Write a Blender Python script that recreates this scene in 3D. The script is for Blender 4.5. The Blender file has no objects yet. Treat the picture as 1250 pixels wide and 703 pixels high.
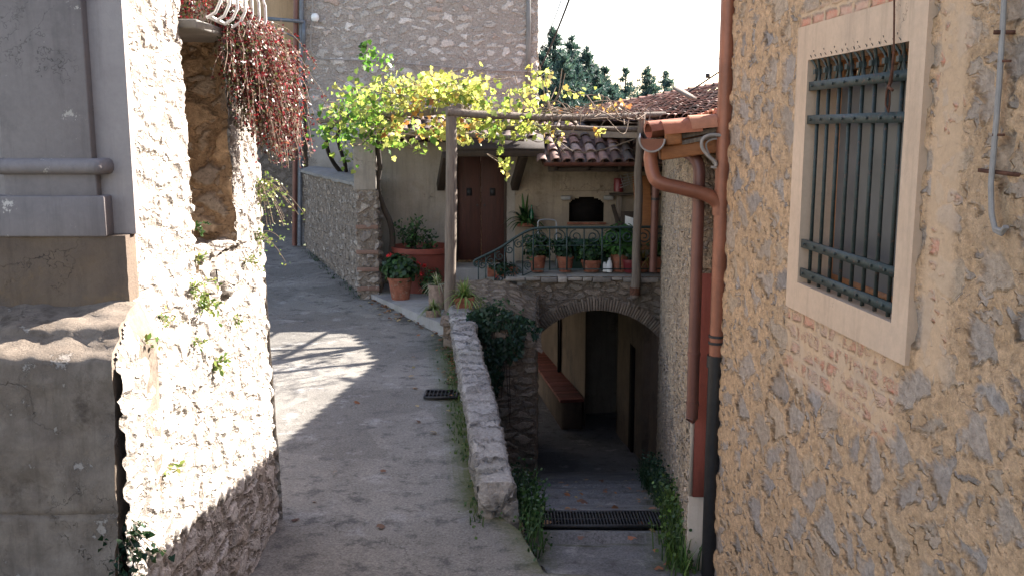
import bpy, math, random
import numpy as np
from mathutils import Vector, Matrix
random.seed(7); RNG = np.random.default_rng(11)
C = bpy.context.scene.collection
SC = bpy.context.scene

# ------------------------------------------------------------------ camera, sky, sun, exposure
F_PX, TH = 1175.0, math.radians(9.3)
cd = bpy.data.cameras.new("camera"); cam = bpy.data.objects.new("camera", cd); C.objects.link(cam)
cd.sensor_width = 36.0; cd.lens = 36.0 * F_PX / 1250.0
cd.clip_start = 0.05; cd.clip_end = 2000
cam.location = (0, 0, 0); cam.rotation_euler = (math.radians(90) - TH, 0, 0)
SC.camera = cam
SUN_AZ, SUN_EL = math.radians(51.5), math.radians(31.6)      # azimuth measured from +Y towards +X
w = bpy.data.worlds.new("World"); SC.world = w; w.use_nodes = True
wn = w.node_tree; wn.nodes.clear()
sky = wn.nodes.new('ShaderNodeTexSky'); sky.sky_type = 'NISHITA'; sky.sun_disc = False
sky.sun_elevation = SUN_EL; sky.sun_rotation = SUN_AZ; sky.air_density = 1.0; sky.dust_density = 1.0; sky.ozone_density = 1.0
bg = wn.nodes.new('ShaderNodeBackground'); bg.inputs['Strength'].default_value = 0.092
wo = wn.nodes.new('ShaderNodeOutputWorld')
wt = wn.nodes.new('ShaderNodeMix'); wt.data_type = 'RGBA'; wt.blend_type = 'MULTIPLY'; wt.inputs[0].default_value = 1.0; wt.inputs[7].default_value = (1.14, .96, .895, 1)   # the camera's warm white balance
wn.links.new(sky.outputs[0], wt.inputs[6]); wn.links.new(wt.outputs[2], bg.inputs[0]); wn.links.new(bg.outputs[0], wo.inputs[0])
sl = bpy.data.lights.new("sun", 'SUN'); sl.energy = 5.0; sl.angle = math.radians(0.5); sl.color = (1.0, 0.94, 0.875)
sun = bpy.data.objects.new("sun", sl); C.objects.link(sun)
sdir = Vector((math.sin(SUN_AZ) * math.cos(SUN_EL), math.cos(SUN_AZ) * math.cos(SUN_EL), math.sin(SUN_EL)))
sun.rotation_euler = sdir.to_track_quat('Z', 'Y').to_euler(); sun.location = (20, 20, 20)
SC.view_settings.view_transform = 'Standard'; SC.view_settings.look = 'None'
SC.view_settings.exposure = 2.38; SC.view_settings.gamma = 1.0; SC.view_settings.use_curve_mapping = False
try:
    SC.cycles.max_bounces = 10; SC.cycles.diffuse_bounces = 6
    SC.cycles.use_denoising = True
except Exception: pass

# ------------------------------------------------------------------ measuring helpers (photo pixel + distance -> point)
c_, s_ = math.cos(TH), math.sin(TH)
def ray(u, v):
    dv = (351.5 - v) / F_PX
    return ((u - 625) / F_PX, c_ + dv * s_, -s_ + dv * c_)
def P(u, v, Y):
    x, y, z = ray(u, v); t = Y / y
    return np.array((x * t, Y, z * t))
def onwall(u, v, X0, Y0, m):                  # vertical plane X = X0 + m (Y - Y0)
    x, y, z = ray(u, v); t = (X0 - m * Y0) / (x - m * y)
    return np.array((x * t, y * t, z * t))
def RW(u, v): return onwall(u, v, 1.53, 3.7, -.0714)
def rwx(Y): return 1.53 - .0714 * (Y - 3.7)
def lowx(Y): return 1.24 + .132 * (Y - 6.4)
BAT = .018
def leftx(Y, z): return -1.775 - .03 * (Y - 4.46) - BAT * (z + .6)
def bulge(Y, z): return .10 * np.clip((4.95 - Y) / .75, 0, 1) * np.clip((-.76 - z) / .22, 0, 1) * np.clip((z + 3.0) / 1.4, 0, 1)
def LW(u, v):
    p = onwall(u, v, -1.77, 4.46, -.03)
    for _ in range(4): p = onwall(u, v, leftx(4.46, p[2]), 4.46, -.03)
    return p
def zat(u, v, z):
    x, y, zz = ray(u, v); t = z / zz
    return np.array((x * t, y * t, z))

# ------------------------------------------------------------------ value noise for geometry
def vnoise(p, seed=0):
    p = np.asarray(p, float); i = np.floor(p).astype(np.int64); f = p - i; f = f * f * (3 - 2 * f)
    def h(a, b, c):
        n = (a * 374761393 + b * 668265263 + c * 1274126177 + seed * 974711) & 0x7fffffff
        n = ((n ^ (n >> 13)) * 1103515245) & 0x7fffffff
        return ((n ^ (n >> 16)) & 0xffff) / 65535.0
    r = 0
    for dx in (0, 1):
        for dy in (0, 1):
            for dz in (0, 1):
                wgt = (f[..., 0] if dx else 1 - f[..., 0]) * (f[..., 1] if dy else 1 - f[..., 1]) * (f[..., 2] if dz else 1 - f[..., 2])
                r = r + wgt * h(i[..., 0] + dx, i[..., 1] + dy, i[..., 2] + dz)
    return r * 2 - 1

# ------------------------------------------------------------------ mesh builder
class MB:
    def __init__(s): s.V = []; s.n = 0; s.F = []; s.UV = []; s.COL = []; s.G = []; s.gid = 0; s.hold = False
    def add(s, v, f, uv=None, col=None):
        v = np.asarray(v, float).reshape(-1, 3); f = np.asarray(f, np.int64)
        if f.ndim == 1: f = f[None]
        s.V.append(v); s.F.append(f + s.n); s.n += len(v)
        s.gid += 0 if s.hold else 1; s.G.append(s.gid)
        m, k = f.shape
        s.UV.append(np.zeros((m, k, 2)) if uv is None else np.asarray(uv, float).reshape(m, k, 2))
        col = (1, 1, 1) if col is None else col
        s.COL.append(np.broadcast_to(np.asarray(col, float), (m, 3)))
        return s
    def poly(s, pts, uv=None, col=None): return s.add(pts, [list(range(len(pts)))], None if uv is None else [uv], col)
    def grid(s, p, uv=None, col=None):          # p: (a,b,3) array of points
        a, b = p.shape[:2]; i = np.arange(a * b).reshape(a, b)
        f = np.stack([i[:-1, :-1], i[1:, :-1], i[1:, 1:], i[:-1, 1:]], -1).reshape(-1, 4)
        u = None
        if uv is not None: u = uv.reshape(-1, 2)[f]
        return s.add(p.reshape(-1, 3), f, u, col)
    def box(s, lo, hi, M=None, col=None):
        x0, y0, z0 = lo; x1, y1, z1 = hi
        v = np.array([(x, y, z) for z in (z0, z1) for y in (y0, y1) for x in (x0, x1)], float)
        if M is not None: v = np.array([M @ Vector(q) for q in v])
        f = [(0, 2, 3, 1), (4, 5, 7, 6), (0, 1, 5, 4), (2, 6, 7, 3), (0, 4, 6, 2), (1, 3, 7, 5)]
        sz = np.array([x1 - x0, y1 - y0, z1 - z0]); base = np.array([(x, y, z) for z in (0, sz[2]) for y in (0, sz[1]) for x in (0, sz[0])])
        ax = [(0, 1), (0, 1), (0, 2), (0, 2), (1, 2), (1, 2)]
        uv = [[base[q][list(ax[i])] for q in f[i]] for i in range(6)]
        return s.add(v, f, uv, col)
    def bar(s, a, b, wd, ht, up=(0, 0, 1), col=None):    # box beam from a to b
        a, b = Vector(a), Vector(b); d = b - a; L = d.length; d.normalize()
        up = Vector(up); x = d.cross(up)
        if x.length < 1e-4: x = d.cross(Vector((1, 0, 0)))
        x.normalize(); z = x.cross(d)
        M = Matrix((x, d, z)).transposed().to_4x4(); M.translation = a
        return s.box((-wd / 2, 0, -ht / 2), (wd / 2, L, ht / 2), M, col)
    def tube(s, pts, r, n=8, caps=True, col=None):
        pts = np.asarray(pts, float); m = len(pts); r = np.broadcast_to(np.asarray(r, float), (m,))
        t = np.gradient(pts, axis=0); t /= np.linalg.norm(t, axis=1)[:, None] + 1e-12
        u = np.cross(t[0], (0, 0, 1.0)); 
        if np.linalg.norm(u) < .1: u = np.cross(t[0], (0, 1.0, 0))
        rings = []; L = 0; uvs = []
        for i in range(m):
            u = u - t[i] * np.dot(u, t[i]); u /= np.linalg.norm(u) + 1e-12; v = np.cross(t[i], u)
            a = np.arange(n) * 2 * np.pi / n
            rings.append(pts[i] + r[i] * (np.cos(a)[:, None] * u + np.sin(a)[:, None] * v))
            if i: L += np.linalg.norm(pts[i] - pts[i - 1])
            uvs.append(L)
        V = np.array(rings).reshape(-1, 3); F = []; UV = []
        for i in range(m - 1):
            for j in range(n):
                k = (j + 1) % n
                F.append((i * n + j, i * n + k, (i + 1) * n + k, (i + 1) * n + j))
                c0, c1 = 2 * np.pi * r[i] * j / n, 2 * np.pi * r[i] * (j + 1) / n
                UV.append([(c0, uvs[i]), (c1, uvs[i]), (c1, uvs[i + 1]), (c0, uvs[i + 1])])
        s.add(V, F, UV, col)
        if caps:
            s.hold = True; s.add(rings[0][::-1], [list(range(n))], None, col); s.add(rings[-1], [list(range(n))], None, col); s.hold = False
        return s
    def lathe(s, prof, cen, n=24, col=None, sx=1, sy=1):
        cen = np.asarray(cen, float); a = np.arange(n + 1) * 2 * np.pi / n
        p = np.array([[(cen[0] + sx * r * math.cos(t), cen[1] + sy * r * math.sin(t), cen[2] + z) for t in a] for r, z in prof])
        uv = np.array([[(t * prof[0][0], z) for t in a] for r, z in prof])
        return s.grid(np.swapaxes(p, 0, 1), np.swapaxes(uv, 0, 1), col)
    def cards(s, cen, nrm, up, size, shape, col, bend=0.0):      # many flat leaf polygons
        cen = np.asarray(cen, float); N = len(cen); shape = np.asarray(shape, float); k = len(shape)
        nrm = nrm / (np.linalg.norm(nrm, axis=1)[:, None] + 1e-9)
        up = up - nrm * np.sum(up * nrm, 1)[:, None]; up = up / (np.linalg.norm(up, axis=1)[:, None] + 1e-9)
        x = np.cross(up, nrm); size = np.broadcast_to(np.asarray(size, float), (N,))
        V = cen[:, None] + size[:, None, None] * (shape[None, :, 0, None] * x[:, None] + shape[None, :, 1, None] * up[:, None]
             - bend * (np.abs(shape[None, :, 0, None]) ** 1.0 + .6 * shape[None, :, 1, None] ** 2) * nrm[:, None])
        f = np.arange(N * k).reshape(N, k)
        return s.add(V.reshape(-1, 3), f, None, np.broadcast_to(np.asarray(col, float), (N, 3)))
    def pieces(s):
        out = []; start = 0; cur = None
        for v, f, u, c, g in zip(s.V, s.F, s.UV, s.COL, s.G):
            if g != cur: out.append(MB()); cur = g
            m = out[-1]; m.hold = True; m.add(v, f - start, u, c); m.F[-1] = f - start + (m.n - len(v)); start += len(v)
        return out
    def mesh(s, name, off):
        me = bpy.data.meshes.new(name); V = np.concatenate(s.V) - np.asarray(off)
        idx = np.concatenate([f.ravel() for f in s.F]); tot = np.concatenate([np.full(len(f), f.shape[1]) for f in s.F])
        st = np.concatenate([[0], np.cumsum(tot)[:-1]])
        me.vertices.add(len(V)); me.vertices.foreach_set('co', V.ravel())
        me.loops.add(len(idx)); me.loops.foreach_set('vertex_index', idx.astype(np.int32))
        me.polygons.add(len(tot)); me.polygons.foreach_set('loop_start', st.astype(np.int32))
        try: me.polygons.foreach_set('loop_total', tot.astype(np.int32))
        except Exception: pass
        ul = me.uv_layers.new(name='UVMap'); ul.data.foreach_set('uv', np.concatenate([u.reshape(-1, 2) for u in s.UV]).ravel())
        ca = me.color_attributes.new('Col', 'FLOAT_COLOR', 'CORNER')
        col = np.concatenate([np.repeat(np.c_[cc, np.ones(len(cc))], f.shape[1], 0) for cc, f in zip(s.COL, s.F)])
        ca.data.foreach_set('color', col.ravel())
        me.update(calc_edges=True); me.validate()
        return me

def tagset(o, label=None, cat=None, group=None, kind=None):
    if label: o['label'] = label
    if cat: o['category'] = cat
    if group: o['group'] = group
    if kind: o['kind'] = kind
    return o
def worldloc(o):
    v = np.zeros(3)
    while o is not None: v = v + np.array(o.location); o = o.parent
    return v
def thing(name, label, cat, loc, group=None, rotz=0):
    o = bpy.data.objects.new(name, None); C.objects.link(o); o.empty_display_size = .2
    o.location = [float(q) for q in loc]; o.rotation_euler = (0, 0, rotz)
    return tagset(o, label, cat, group)
SPLIT = {'rail', 'rafter', 'bracket', 'pipe_joint', 'scroll', 'brick_course', 'jutting_stone', 'verge_tile', 'eaves_board', 'step', 'bottom_rail', 'aerial_rod', 'loose_cane', 'cable_clip', 'flower_head'}
def part(name, mb, mat, parent=None, smooth=False, bevel=0, weld=False, loc=None, ang=40):
    if name in SPLIT and parent is not None:
        ps = mb.pieces()
        if len(ps) > 1:
            for m in ps: m.hold = False; m.G = [1] * len(m.G); r = part1(name, m, mat, parent, smooth, bevel, weld, loc, ang)
            return r
    return part1(name, mb, mat, parent, smooth, bevel, weld, loc, ang)
def part1(name, mb, mat, parent=None, smooth=False, bevel=0, weld=False, loc=None, ang=40):
    off = worldloc(parent) if parent is not None else (np.zeros(3) if loc is None else np.asarray(loc, float))
    me = mb.mesh(name, off); me.materials.append(mat)
    o = bpy.data.objects.new(name, me); C.objects.link(o)
    if parent is not None: o.parent = parent
    elif loc is not None: o.location = [float(q) for q in loc]
    if smooth:
        me.polygons.foreach_set('use_smooth', [True] * len(me.polygons))
        if ang < 180:
            try: me.set_sharp_from_angle(angle=math.radians(ang))
            except Exception: pass
    if bevel:
        m = o.modifiers.new('bevel', 'BEVEL'); m.width = bevel; m.segments = 2; m.limit_method = 'ANGLE'
    return o
def solo(name, mb, mat, label, cat, loc, group=None, **k):
    return tagset(part(name, mb, mat, None, loc=loc, **k), label, cat, group)
def structure(name, mb, mat, **k):
    return tagset(part(name, mb, mat, None, **k), kind='structure')
def dup(o, loc, rotz=None, label=None, scale=None, parent=None):
    c = o.copy(); C.objects.link(c)
    if parent is None:
        c.location = [float(q) for q in loc]
        if rotz is not None: c.rotation_euler = (0, 0, rotz)
        if scale is not None: c.scale = (scale, scale, scale)
        if label: c['label'] = label
    else: c.parent = parent
    for ch in o.children: dup(ch, None, parent=c)
    return c

# ------------------------------------------------------------------ node helpers
def newmat(name):
    m = bpy.data.materials.new(name); m.use_nodes = True; nt = m.node_tree; nt.nodes.clear(); return m, nt
def nd(nt, t, ins=None, **pr):
    n = nt.nodes.new('ShaderNode' + t)
    for k, v in pr.items(): setattr(n, k, v)
    for k, v in (ins or {}).items():
        sk = n.inputs[k]
        if isinstance(v, bpy.types.NodeSocket): nt.links.new(v, sk)
        else: sk.default_value = v
    return n
def mth(nt, op, a, b=0.0, clamp=False):
    return nd(nt, 'Math', {0: a, 1: b}, operation=op, use_clamp=clamp).outputs[0]
def col4(c): return (c[0], c[1], c[2], 1.0)
def mixc(nt, f, a, b, blend='MIX'):
    a = col4(a) if isinstance(a, (tuple, list)) else a; b = col4(b) if isinstance(b, (tuple, list)) else b
    n = nt.nodes.new('ShaderNodeMix'); n.data_type = 'RGBA'; n.blend_type = blend
    for i, v in ((0, f), (6, a), (7, b)):
        if isinstance(v, bpy.types.NodeSocket): nt.links.new(v, n.inputs[i])
        else: n.inputs[i].default_value = v
    return n.outputs[2]
def maprange(nt, v, a, b, c=0.0, d=1.0, sm=True):
    return nd(nt, 'MapRange', {0: v, 1: a, 2: b, 3: c, 4: d}, interpolation_type='SMOOTHSTEP' if sm else 'LINEAR').outputs[0]
def noise(nt, vec, scale, detail=4.0, rough=.6, out=0):
    return nd(nt, 'TexNoise', {'Vector': vec, 'Scale': scale, 'Detail': detail, 'Roughness': rough}).outputs[out]
def ramp(nt, f, stops, interp='LINEAR'):
    n = nd(nt, 'ValToRGB', {0: f}); e = n.color_ramp.elements; n.color_ramp.interpolation = interp
    while len(e) < len(stops): e.new(0.5)
    for i, (p, c) in enumerate(stops): e[i].position = p; e[i].color = col4(c)
    return n.outputs[0]
def finish(nt, col, rough=.85, height=None, bump=.4, dist=.02, spec=.3, metal=0.0, normal_h=None):
    b = nd(nt, 'BsdfPrincipled', {'Base Color': col4(col) if isinstance(col, (tuple, list)) else col, 'Roughness': rough, 'Metallic': metal, 'Specular IOR Level': spec})
    if height is not None:
        bp = nd(nt, 'Bump', {'Height': height, 'Strength': bump, 'Distance': dist}); nt.links.new(bp.outputs[0], b.inputs['Normal'])
    o = nd(nt, 'OutputMaterial', {0: b.outputs[0]})
    return b, o

def stone_mat(name, sx, sy, mortar, stones, thr=(.03, .22), soft=.10, disp=.03, warp=.45, small=.5, mrough=.25, dirt=None, dirt_amt=.5, spots=None, extra=None, nscale=1.0):
    """rubble masonry laid out in wall metres (UV); its relief is true displacement"""
    m, nt = newmat(name); m.displacement_method = 'BOTH'
    uv = nd(nt, 'TexCoord').outputs['UV']
    w1 = noise(nt, uv, 1.6 / sx, 3, .6, 1)
    off = nd(nt, 'VectorMath', {0: w1, 1: (.5, .5, .5)}, operation='SUBTRACT').outputs[0]
    off = nd(nt, 'VectorMath', {0: off, 1: (warp * sx * 1.6, warp * sy * 1.6, 0)}, operation='MULTIPLY').outputs[0]
    w2 = noise(nt, uv, 7 / sx, 3, .6, 1)
    off2 = nd(nt, 'VectorMath', {0: w2, 1: (.5, .5, .5)}, operation='SUBTRACT').outputs[0]
    off2 = nd(nt, 'VectorMath', {0: off2, 1: (warp * sx * .2, warp * sy * .2, 0)}, operation='MULTIPLY').outputs[0]
    v = nd(nt, 'VectorMath', {0: uv, 1: off}, operation='ADD').outputs[0]
    v = nd(nt, 'VectorMath', {0: v, 1: off2}, operation='ADD').outputs[0]
    def layer(k, tmin, tmax, seedoff):
        q = nd(nt, 'Mapping', {0: v, 1: (seedoff, seedoff * .7, 0), 3: (k / sx, k / sy, 1)}).outputs[0]
        f1 = nd(nt, 'TexVoronoi', {'Vector': q, 'Scale': 1.0, 'Randomness': 1.0}, voronoi_dimensions='2D', feature='F1')
        ed = nd(nt, 'TexVoronoi', {'Vector': q, 'Scale': 1.0, 'Randomness': 1.0}, voronoi_dimensions='2D', feature='DISTANCE_TO_EDGE')
        s = nd(nt, 'SeparateColor', {0: f1.outputs['Color']})
        t0 = maprange(nt, s.outputs[0], 0, 1, tmin, tmax, False); t1 = mth(nt, 'ADD', t0, soft)
        return maprange(nt, ed.outputs['Distance'], t0, t1), s
    mA, sA = layer(1.0, thr[0], thr[1], 0.0)
    mB, sB = layer(2.7, thr[0] + .02, thr[1] + .25, 13.7)
    mB = mth(nt, 'MULTIPLY', mB, mth(nt, 'SUBTRACT', 1.0, mA)); mB = mth(nt, 'MULTIPLY', mB, small)
    fine = noise(nt, uv, 26 * nscale, 6, .7); grit = noise(nt, uv, 120 * nscale, 3, .7); big = noise(nt, uv, 1.1, 4, .6)
    mid = noise(nt, uv, 7 * nscale, 5, .65)
    n = len(stones); st = [(i / max(1, n - 1), q) for i, q in enumerate(stones)]
    cA = ramp(nt, sA.outputs[1], st); cB = ramp(nt, sB.outputs[1], st)
    var = maprange(nt, fine, .3, .7, .62, 1.32, False)
    mcol = mixc(nt, maprange(nt, mid, .35, .65), mortar[0], mortar[1]); mcol = mixc(nt, maprange(nt, grit, .3, .75, 0, .55, False), mcol, tuple(q * .55 for q in mortar[1]))
    c = mixc(nt, mB, mcol, cB); c = mixc(nt, mA, c, cA)
    c = mixc(nt, 1.0, c, nd(nt, 'CombineColor', {0: var, 1: var, 2: var}).outputs[0], 'MULTIPLY')
    pit = mth(nt, 'MULTIPLY', maprange(nt, noise(nt, uv, 34 * nscale, 3, .6), .60, .68), mth(nt, 'SUBTRACT', 1.0, mth(nt, 'MULTIPLY', mA, .6)))
    c = mixc(nt, mth(nt, 'MULTIPLY', pit, .4), c, tuple(q * .35 for q in mortar[1]))
    if dirt is not None:
        c = mixc(nt, mth(nt, 'MULTIPLY', maprange(nt, big, .48, .72), dirt_amt), c, dirt)
    if spots is not None:
        sp = noise(nt, uv, spots[1], 6, .7); c = mixc(nt, maprange(nt, sp, spots[2], spots[2] + .07), c, spots[0])
    h = mth(nt, 'MULTIPLY', mA, maprange(nt, sA.outputs[2], 0, 1, .45, 1.0, False))
    h = mth(nt, 'MAXIMUM', h, mth(nt, 'MULTIPLY', mB, .55))
    h = mth(nt, 'ADD', h, mth(nt, 'MULTIPLY', mth(nt, 'SUBTRACT', mid, .5), mrough * 2.4)); h = mth(nt, 'ADD', h, mth(nt, 'MULTIPLY', mth(nt, 'SUBTRACT', fine, .5), mrough * 1.3))
    h = mth(nt, 'ADD', h, mth(nt, 'MULTIPLY', grit, mrough * .28)); h = mth(nt, 'SUBTRACT', h, mth(nt, 'MULTIPLY', pit, .22))
    if extra is not None: c, h = extra(nt, uv, c, h)
    b, o = finish(nt, c, .92, None, spec=.2)
    d = nd(nt, 'Displacement', {'Height': h, 'Midlevel': .45, 'Scale': disp}); nt.links.new(d.outputs[0], o.inputs['Displacement'])
    return m

def plaster_mat(name, c1, c2, rough=.9, stain=None, peel=None, sc=1.0, bump=.35, coord='Object', drip=.55):
    m, nt = newmat(name); v = nd(nt, 'TexCoord').outputs[coord]
    a = noise(nt, v, 2.2 * sc, 5, .65); b = noise(nt, v, 30 * sc, 5, .7); g = noise(nt, v, 160 * sc, 2, .6)
    c = mixc(nt, maprange(nt, a, .32, .68), c1, c2)
    c = mixc(nt, maprange(nt, b, .35, .8, 0, .4, False), c, tuple(q * .6 for q in c1))
    if stain is not None: c = mixc(nt, maprange(nt, noise(nt, v, 1.3 * sc, 7, .72), .52, .68, 0, .85), c, stain)
    dr = noise(nt, nd(nt, 'Mapping', {0: v, 3: (7, 7, .55)}).outputs[0], 1.6 * sc ** .5, 6, .7)
    c = mixc(nt, maprange(nt, dr, .50, .72, 0, drip, False), c, tuple(q * .55 for q in c2))
    cw = nd(nt, 'VectorMath', {0: v, 1: nd(nt, 'VectorMath', {0: noise(nt, v, 2.6, 5, .7, 1), 1: (.7, .7, .7)}, operation='MULTIPLY').outputs[0]}, operation='ADD').outputs[0]
    ck = nd(nt, 'TexVoronoi', {'Vector': cw, 'Scale': 1.1 * sc ** .5}, feature='DISTANCE_TO_EDGE').outputs['Distance']
    ckm = mth(nt, 'MULTIPLY', maprange(nt, ck, 0, .005, 1, 0), maprange(nt, noise(nt, v, 1.4, 3, .5), .5, .58)); c = mixc(nt, mth(nt, 'MULTIPLY', ckm, .75), c, tuple(q * .3 for q in c2))
    h = mth(nt, 'ADD', mth(nt, 'MULTIPLY', b, .6), mth(nt, 'MULTIPLY', g, .3)); h = mth(nt, 'SUBTRACT', h, mth(nt, 'MULTIPLY', ckm, .5))
    if peel is not None:
        pm = maprange(nt, noise(nt, v, peel[1], 7, .75), peel[2], peel[2] + .02); c = mixc(nt, pm, c, peel[0]); h = mth(nt, 'SUBTRACT', h, mth(nt, 'MULTIPLY', pm, .5))
    finish(nt, c, rough, h, bump, .012); return m
def wood_mat(name, c1, c2, grain=(6, 6, .5), rough=.75, bump=.4):
    m, nt = newmat(name); v = nd(nt, 'TexCoord').outputs['Object']
    q = nd(nt, 'Mapping', {0: v, 3: (grain[0], grain[1], grain[2])}).outputs[0]
    a = noise(nt, q, 3, 6, .7); b = noise(nt, q, 14, 4, .7)
    c = mixc(nt, maprange(nt, a, .3, .7), c1, c2); c = mixc(nt, maprange(nt, b, .45, .75, 0, .6, False), c, tuple(x * .45 for x in c1))
    finish(nt, c, rough, mth(nt, 'ADD', a, mth(nt, 'MULTIPLY', b, .6)), bump, .01); return m
def simple_mat(name, c, rough=.5, metal=0, var=.25, sc=12, bump=.15, spec=.4, rust=None):
    m, nt = newmat(name); v = nd(nt, 'TexCoord').outputs['Object']
    a = noise(nt, v, sc, 5, .65)
    cc = mixc(nt, maprange(nt, a, .3, .7), tuple(q * (1 - var) for q in c), tuple(min(1, q * (1 + var)) for q in c))
    if rust is not None: cc = mixc(nt, maprange(nt, noise(nt, v, sc * 1.7, 6, .7), .56, .64), cc, rust)
    finish(nt, cc, rough, a, bump, .004, spec, metal); return m
def leaf_mat(name, trans=.45, rough=.5, tint=(1, 1, 1), spec=.35):
    m, nt = newmat(name)
    a = nd(nt, 'Attribute', attribute_name='Col').outputs[0]; c = mixc(nt, 1.0, a, tint, 'MULTIPLY')
    b = nd(nt, 'BsdfPrincipled', {'Base Color': c, 'Roughness': rough, 'Specular IOR Level': spec})
    t = nd(nt, 'BsdfTranslucent', {0: mixc(nt, 1.0, c, (1.2, 1.2, .95), 'MULTIPLY')})
    x = nd(nt, 'MixShader', {0: trans, 1: b.outputs[0], 2: t.outputs[0]}); nd(nt, 'OutputMaterial', {0: x.outputs[0]}); return m
def col_mat(name, rough=.85, var=.35, sc=14, bump=.5, moss=None):
    """colour from the mesh's own tint (each tile its own), with weathering"""
    m, nt = newmat(name); a = nd(nt, 'Attribute', attribute_name='Col').outputs[0]; v = nd(nt, 'TexCoord').outputs['Object']
    n = noise(nt, v, sc, 6, .7); k = maprange(nt, n, .25, .75, 1 - var, 1 + var, False)
    c = mixc(nt, 1.0, a, nd(nt, 'CombineColor', {0: k, 1: k, 2: k}).outputs[0], 'MULTIPLY')
    if moss is not None: c = mixc(nt, maprange(nt, noise(nt, v, sc * .35, 6, .7), .54, .66, 0, .8), c, moss)
    finish(nt, c, rough, n, bump, .01); return m

# ------------------------------------------------------------------ materials
def bricks_extra(s0, z0, s1, z1):
    return None
OCHRE = ((.68, .455, .275), (.56, .37, .215))
GREYS = [(.35, .295, .25), (.45, .345, .255), (.38, .33, .29), (.50, .375, .26), (.34, .305, .285), (.54, .40, .275), (.43, .35, .285), (.29, .25, .22)]
def right_extra(nt, uv, c, h):
    """brick courses showing through the mortar under and over the window (wall metres: u along the wall, v = height)"""
    bw = nd(nt, 'VectorMath', {0: uv, 1: nd(nt, 'VectorMath', {0: noise(nt, uv, 11, 4, .65, 1), 1: (.05, .035, 0)}, operation='MULTIPLY').outputs[0]}, operation='ADD').outputs[0]
    bt = nd(nt, 'TexBrick', {'Vector': nd(nt, 'Mapping', {0: bw, 1: (.04, .02, 0)}).outputs[0], 'Color1': (.55, .19, .115, 1), 'Color2': (.52, .36, .28, 1), 'Mortar': (0, 0, 0, 1), 'Scale': 1.0,
             'Mortar Size': .022, 'Mortar Smooth': .8, 'Brick Width': .16, 'Row Height': .085})
    wob = noise(nt, uv, 5, 4, .6)
    xy = nd(nt, 'SeparateXYZ', {0: uv})
    def rect(x0, x1, y0, y1, e=.04):
        a = maprange(nt, xy.outputs[0], x0 - e, x0 + e); b = maprange(nt, xy.outputs[0], x1 - e, x1 + e, 1, 0)
        p = maprange(nt, xy.outputs[1], y0 - e, y0 + e); q = maprange(nt, xy.outputs[1], y1 - e, y1 + e, 1, 0)
        return mth(nt, 'MULTIPLY', mth(nt, 'MULTIPLY', a, b), mth(nt, 'MULTIPLY', p, q))
    R1 = rect(RECT[0], RECT[1], RECT[2], RECT[3]); R2 = rect(*RECT2, e=.015); R3 = rect(*RECT3, e=.03)
    reg = mth(nt, 'MAXIMUM', mth(nt, 'MAXIMUM', mth(nt, 'MULTIPLY', R1, maprange(nt, noise(nt, uv, 9, 5, .7), .44, .60)), mth(nt, 'MULTIPLY', R2, maprange(nt, wob, .22, .3))), mth(nt, 'MULTIPLY', R3, maprange(nt, wob, .56, .62)))
    inb = mth(nt, 'SUBTRACT', 1.0, bt.outputs['Fac'])
    bc = mixc(nt, maprange(nt, noise(nt, uv, 30, 5, .7), .34, .62, 0, .62), bt.outputs['Color'], (.58, .41, .29))
    clear = mth(nt, 'MULTIPLY', mth(nt, 'MAXIMUM', mth(nt, 'MAXIMUM', R1, R2), R3), .85)
    c = mixc(nt, mth(nt, 'MULTIPLY', clear, .8), c, (.56, .39, .25)); c = mixc(nt, mth(nt, 'MULTIPLY', reg, inb), c, bc)
    h = mth(nt, 'ADD', mth(nt, 'MULTIPLY', h, mth(nt, 'SUBTRACT', 1.0, clear)), mth(nt, 'MULTIPLY', mth(nt, 'MULTIPLY', reg, inb), .5))
    h = mth(nt, 'ADD', h, mth(nt, 'MULTIPLY', clear, .25))
    # smaller, older and darker masonry towards the far corner of the house
    return c, h
RECT = (3.72, 4.95, -1.25, -.90); RECT2 = (3.55, 4.95, .50, .575); RECT3 = (3.36, 3.56, -.9, .6)
M = {}
M['right_wall'] = stone_mat('rubble_ochre', .25, .19, OCHRE, GREYS, (.02, .30), .15, .024, .6, .95, .65, dirt=(.40, .285, .18), dirt_amt=.45, extra=right_extra)
M['low_wall'] = stone_mat('rubble_ochre_rough', .22, .12, ((.60, .46, .32), (.40, .30, .21)), [tuple(min(.6, x * 1.1) for x in q) for q in GREYS], (.03, .2), .12, .05, .5, .8, .5, dirt=(.13, .10, .075), dirt_amt=.5)
M['left_wall'] = stone_mat('rubble_pale', .27, .125, ((.40, .36, .31), (.23, .195, .165)), [(.44, .40, .355), (.53, .485, .44), (.35, .315, .275), (.57, .525, .475), (.41, .345, .285)], (.0, .16), .20, .027, .7, .8, .5, dirt=(.36, .305, .25), dirt_amt=.45)
M['niche_wall'] = stone_mat('rubble_brown', .22, .17, ((.50, .36, .23), (.34, .24, .155)), [(.44, .38, .31), (.34, .29, .245), (.56, .40, .25), (.40, .37, .33), (.50, .44, .37)], (.04, .2), .14, .055, .45, .7, .4, dirt=(.22, .155, .10), dirt_amt=.4)
M['big_house'] = stone_mat('rubble_grey', .30, .17, ((.46, .405, .355), (.36, .31, .27)), [(.48, .44, .40), (.37, .33, .29), (.64, .59, .54), (.42, .38, .34), (.70, .65, .60), (.44, .33, .27), (.54, .49, .44)], (.08, .32), .12, .035, .7, .75, .4, dirt=(.30, .26, .225), dirt_amt=.5)
M['garden_wall'] = stone_mat('rubble_garden', .22, .17, ((.30, .25, .20), (.19, .155, .125)), [(.30, .26, .22), (.40, .35, .30), (.22, .19, .165), (.35, .28, .22)], (.05, .25), .14, .05, .5, .7, .35)
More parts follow.
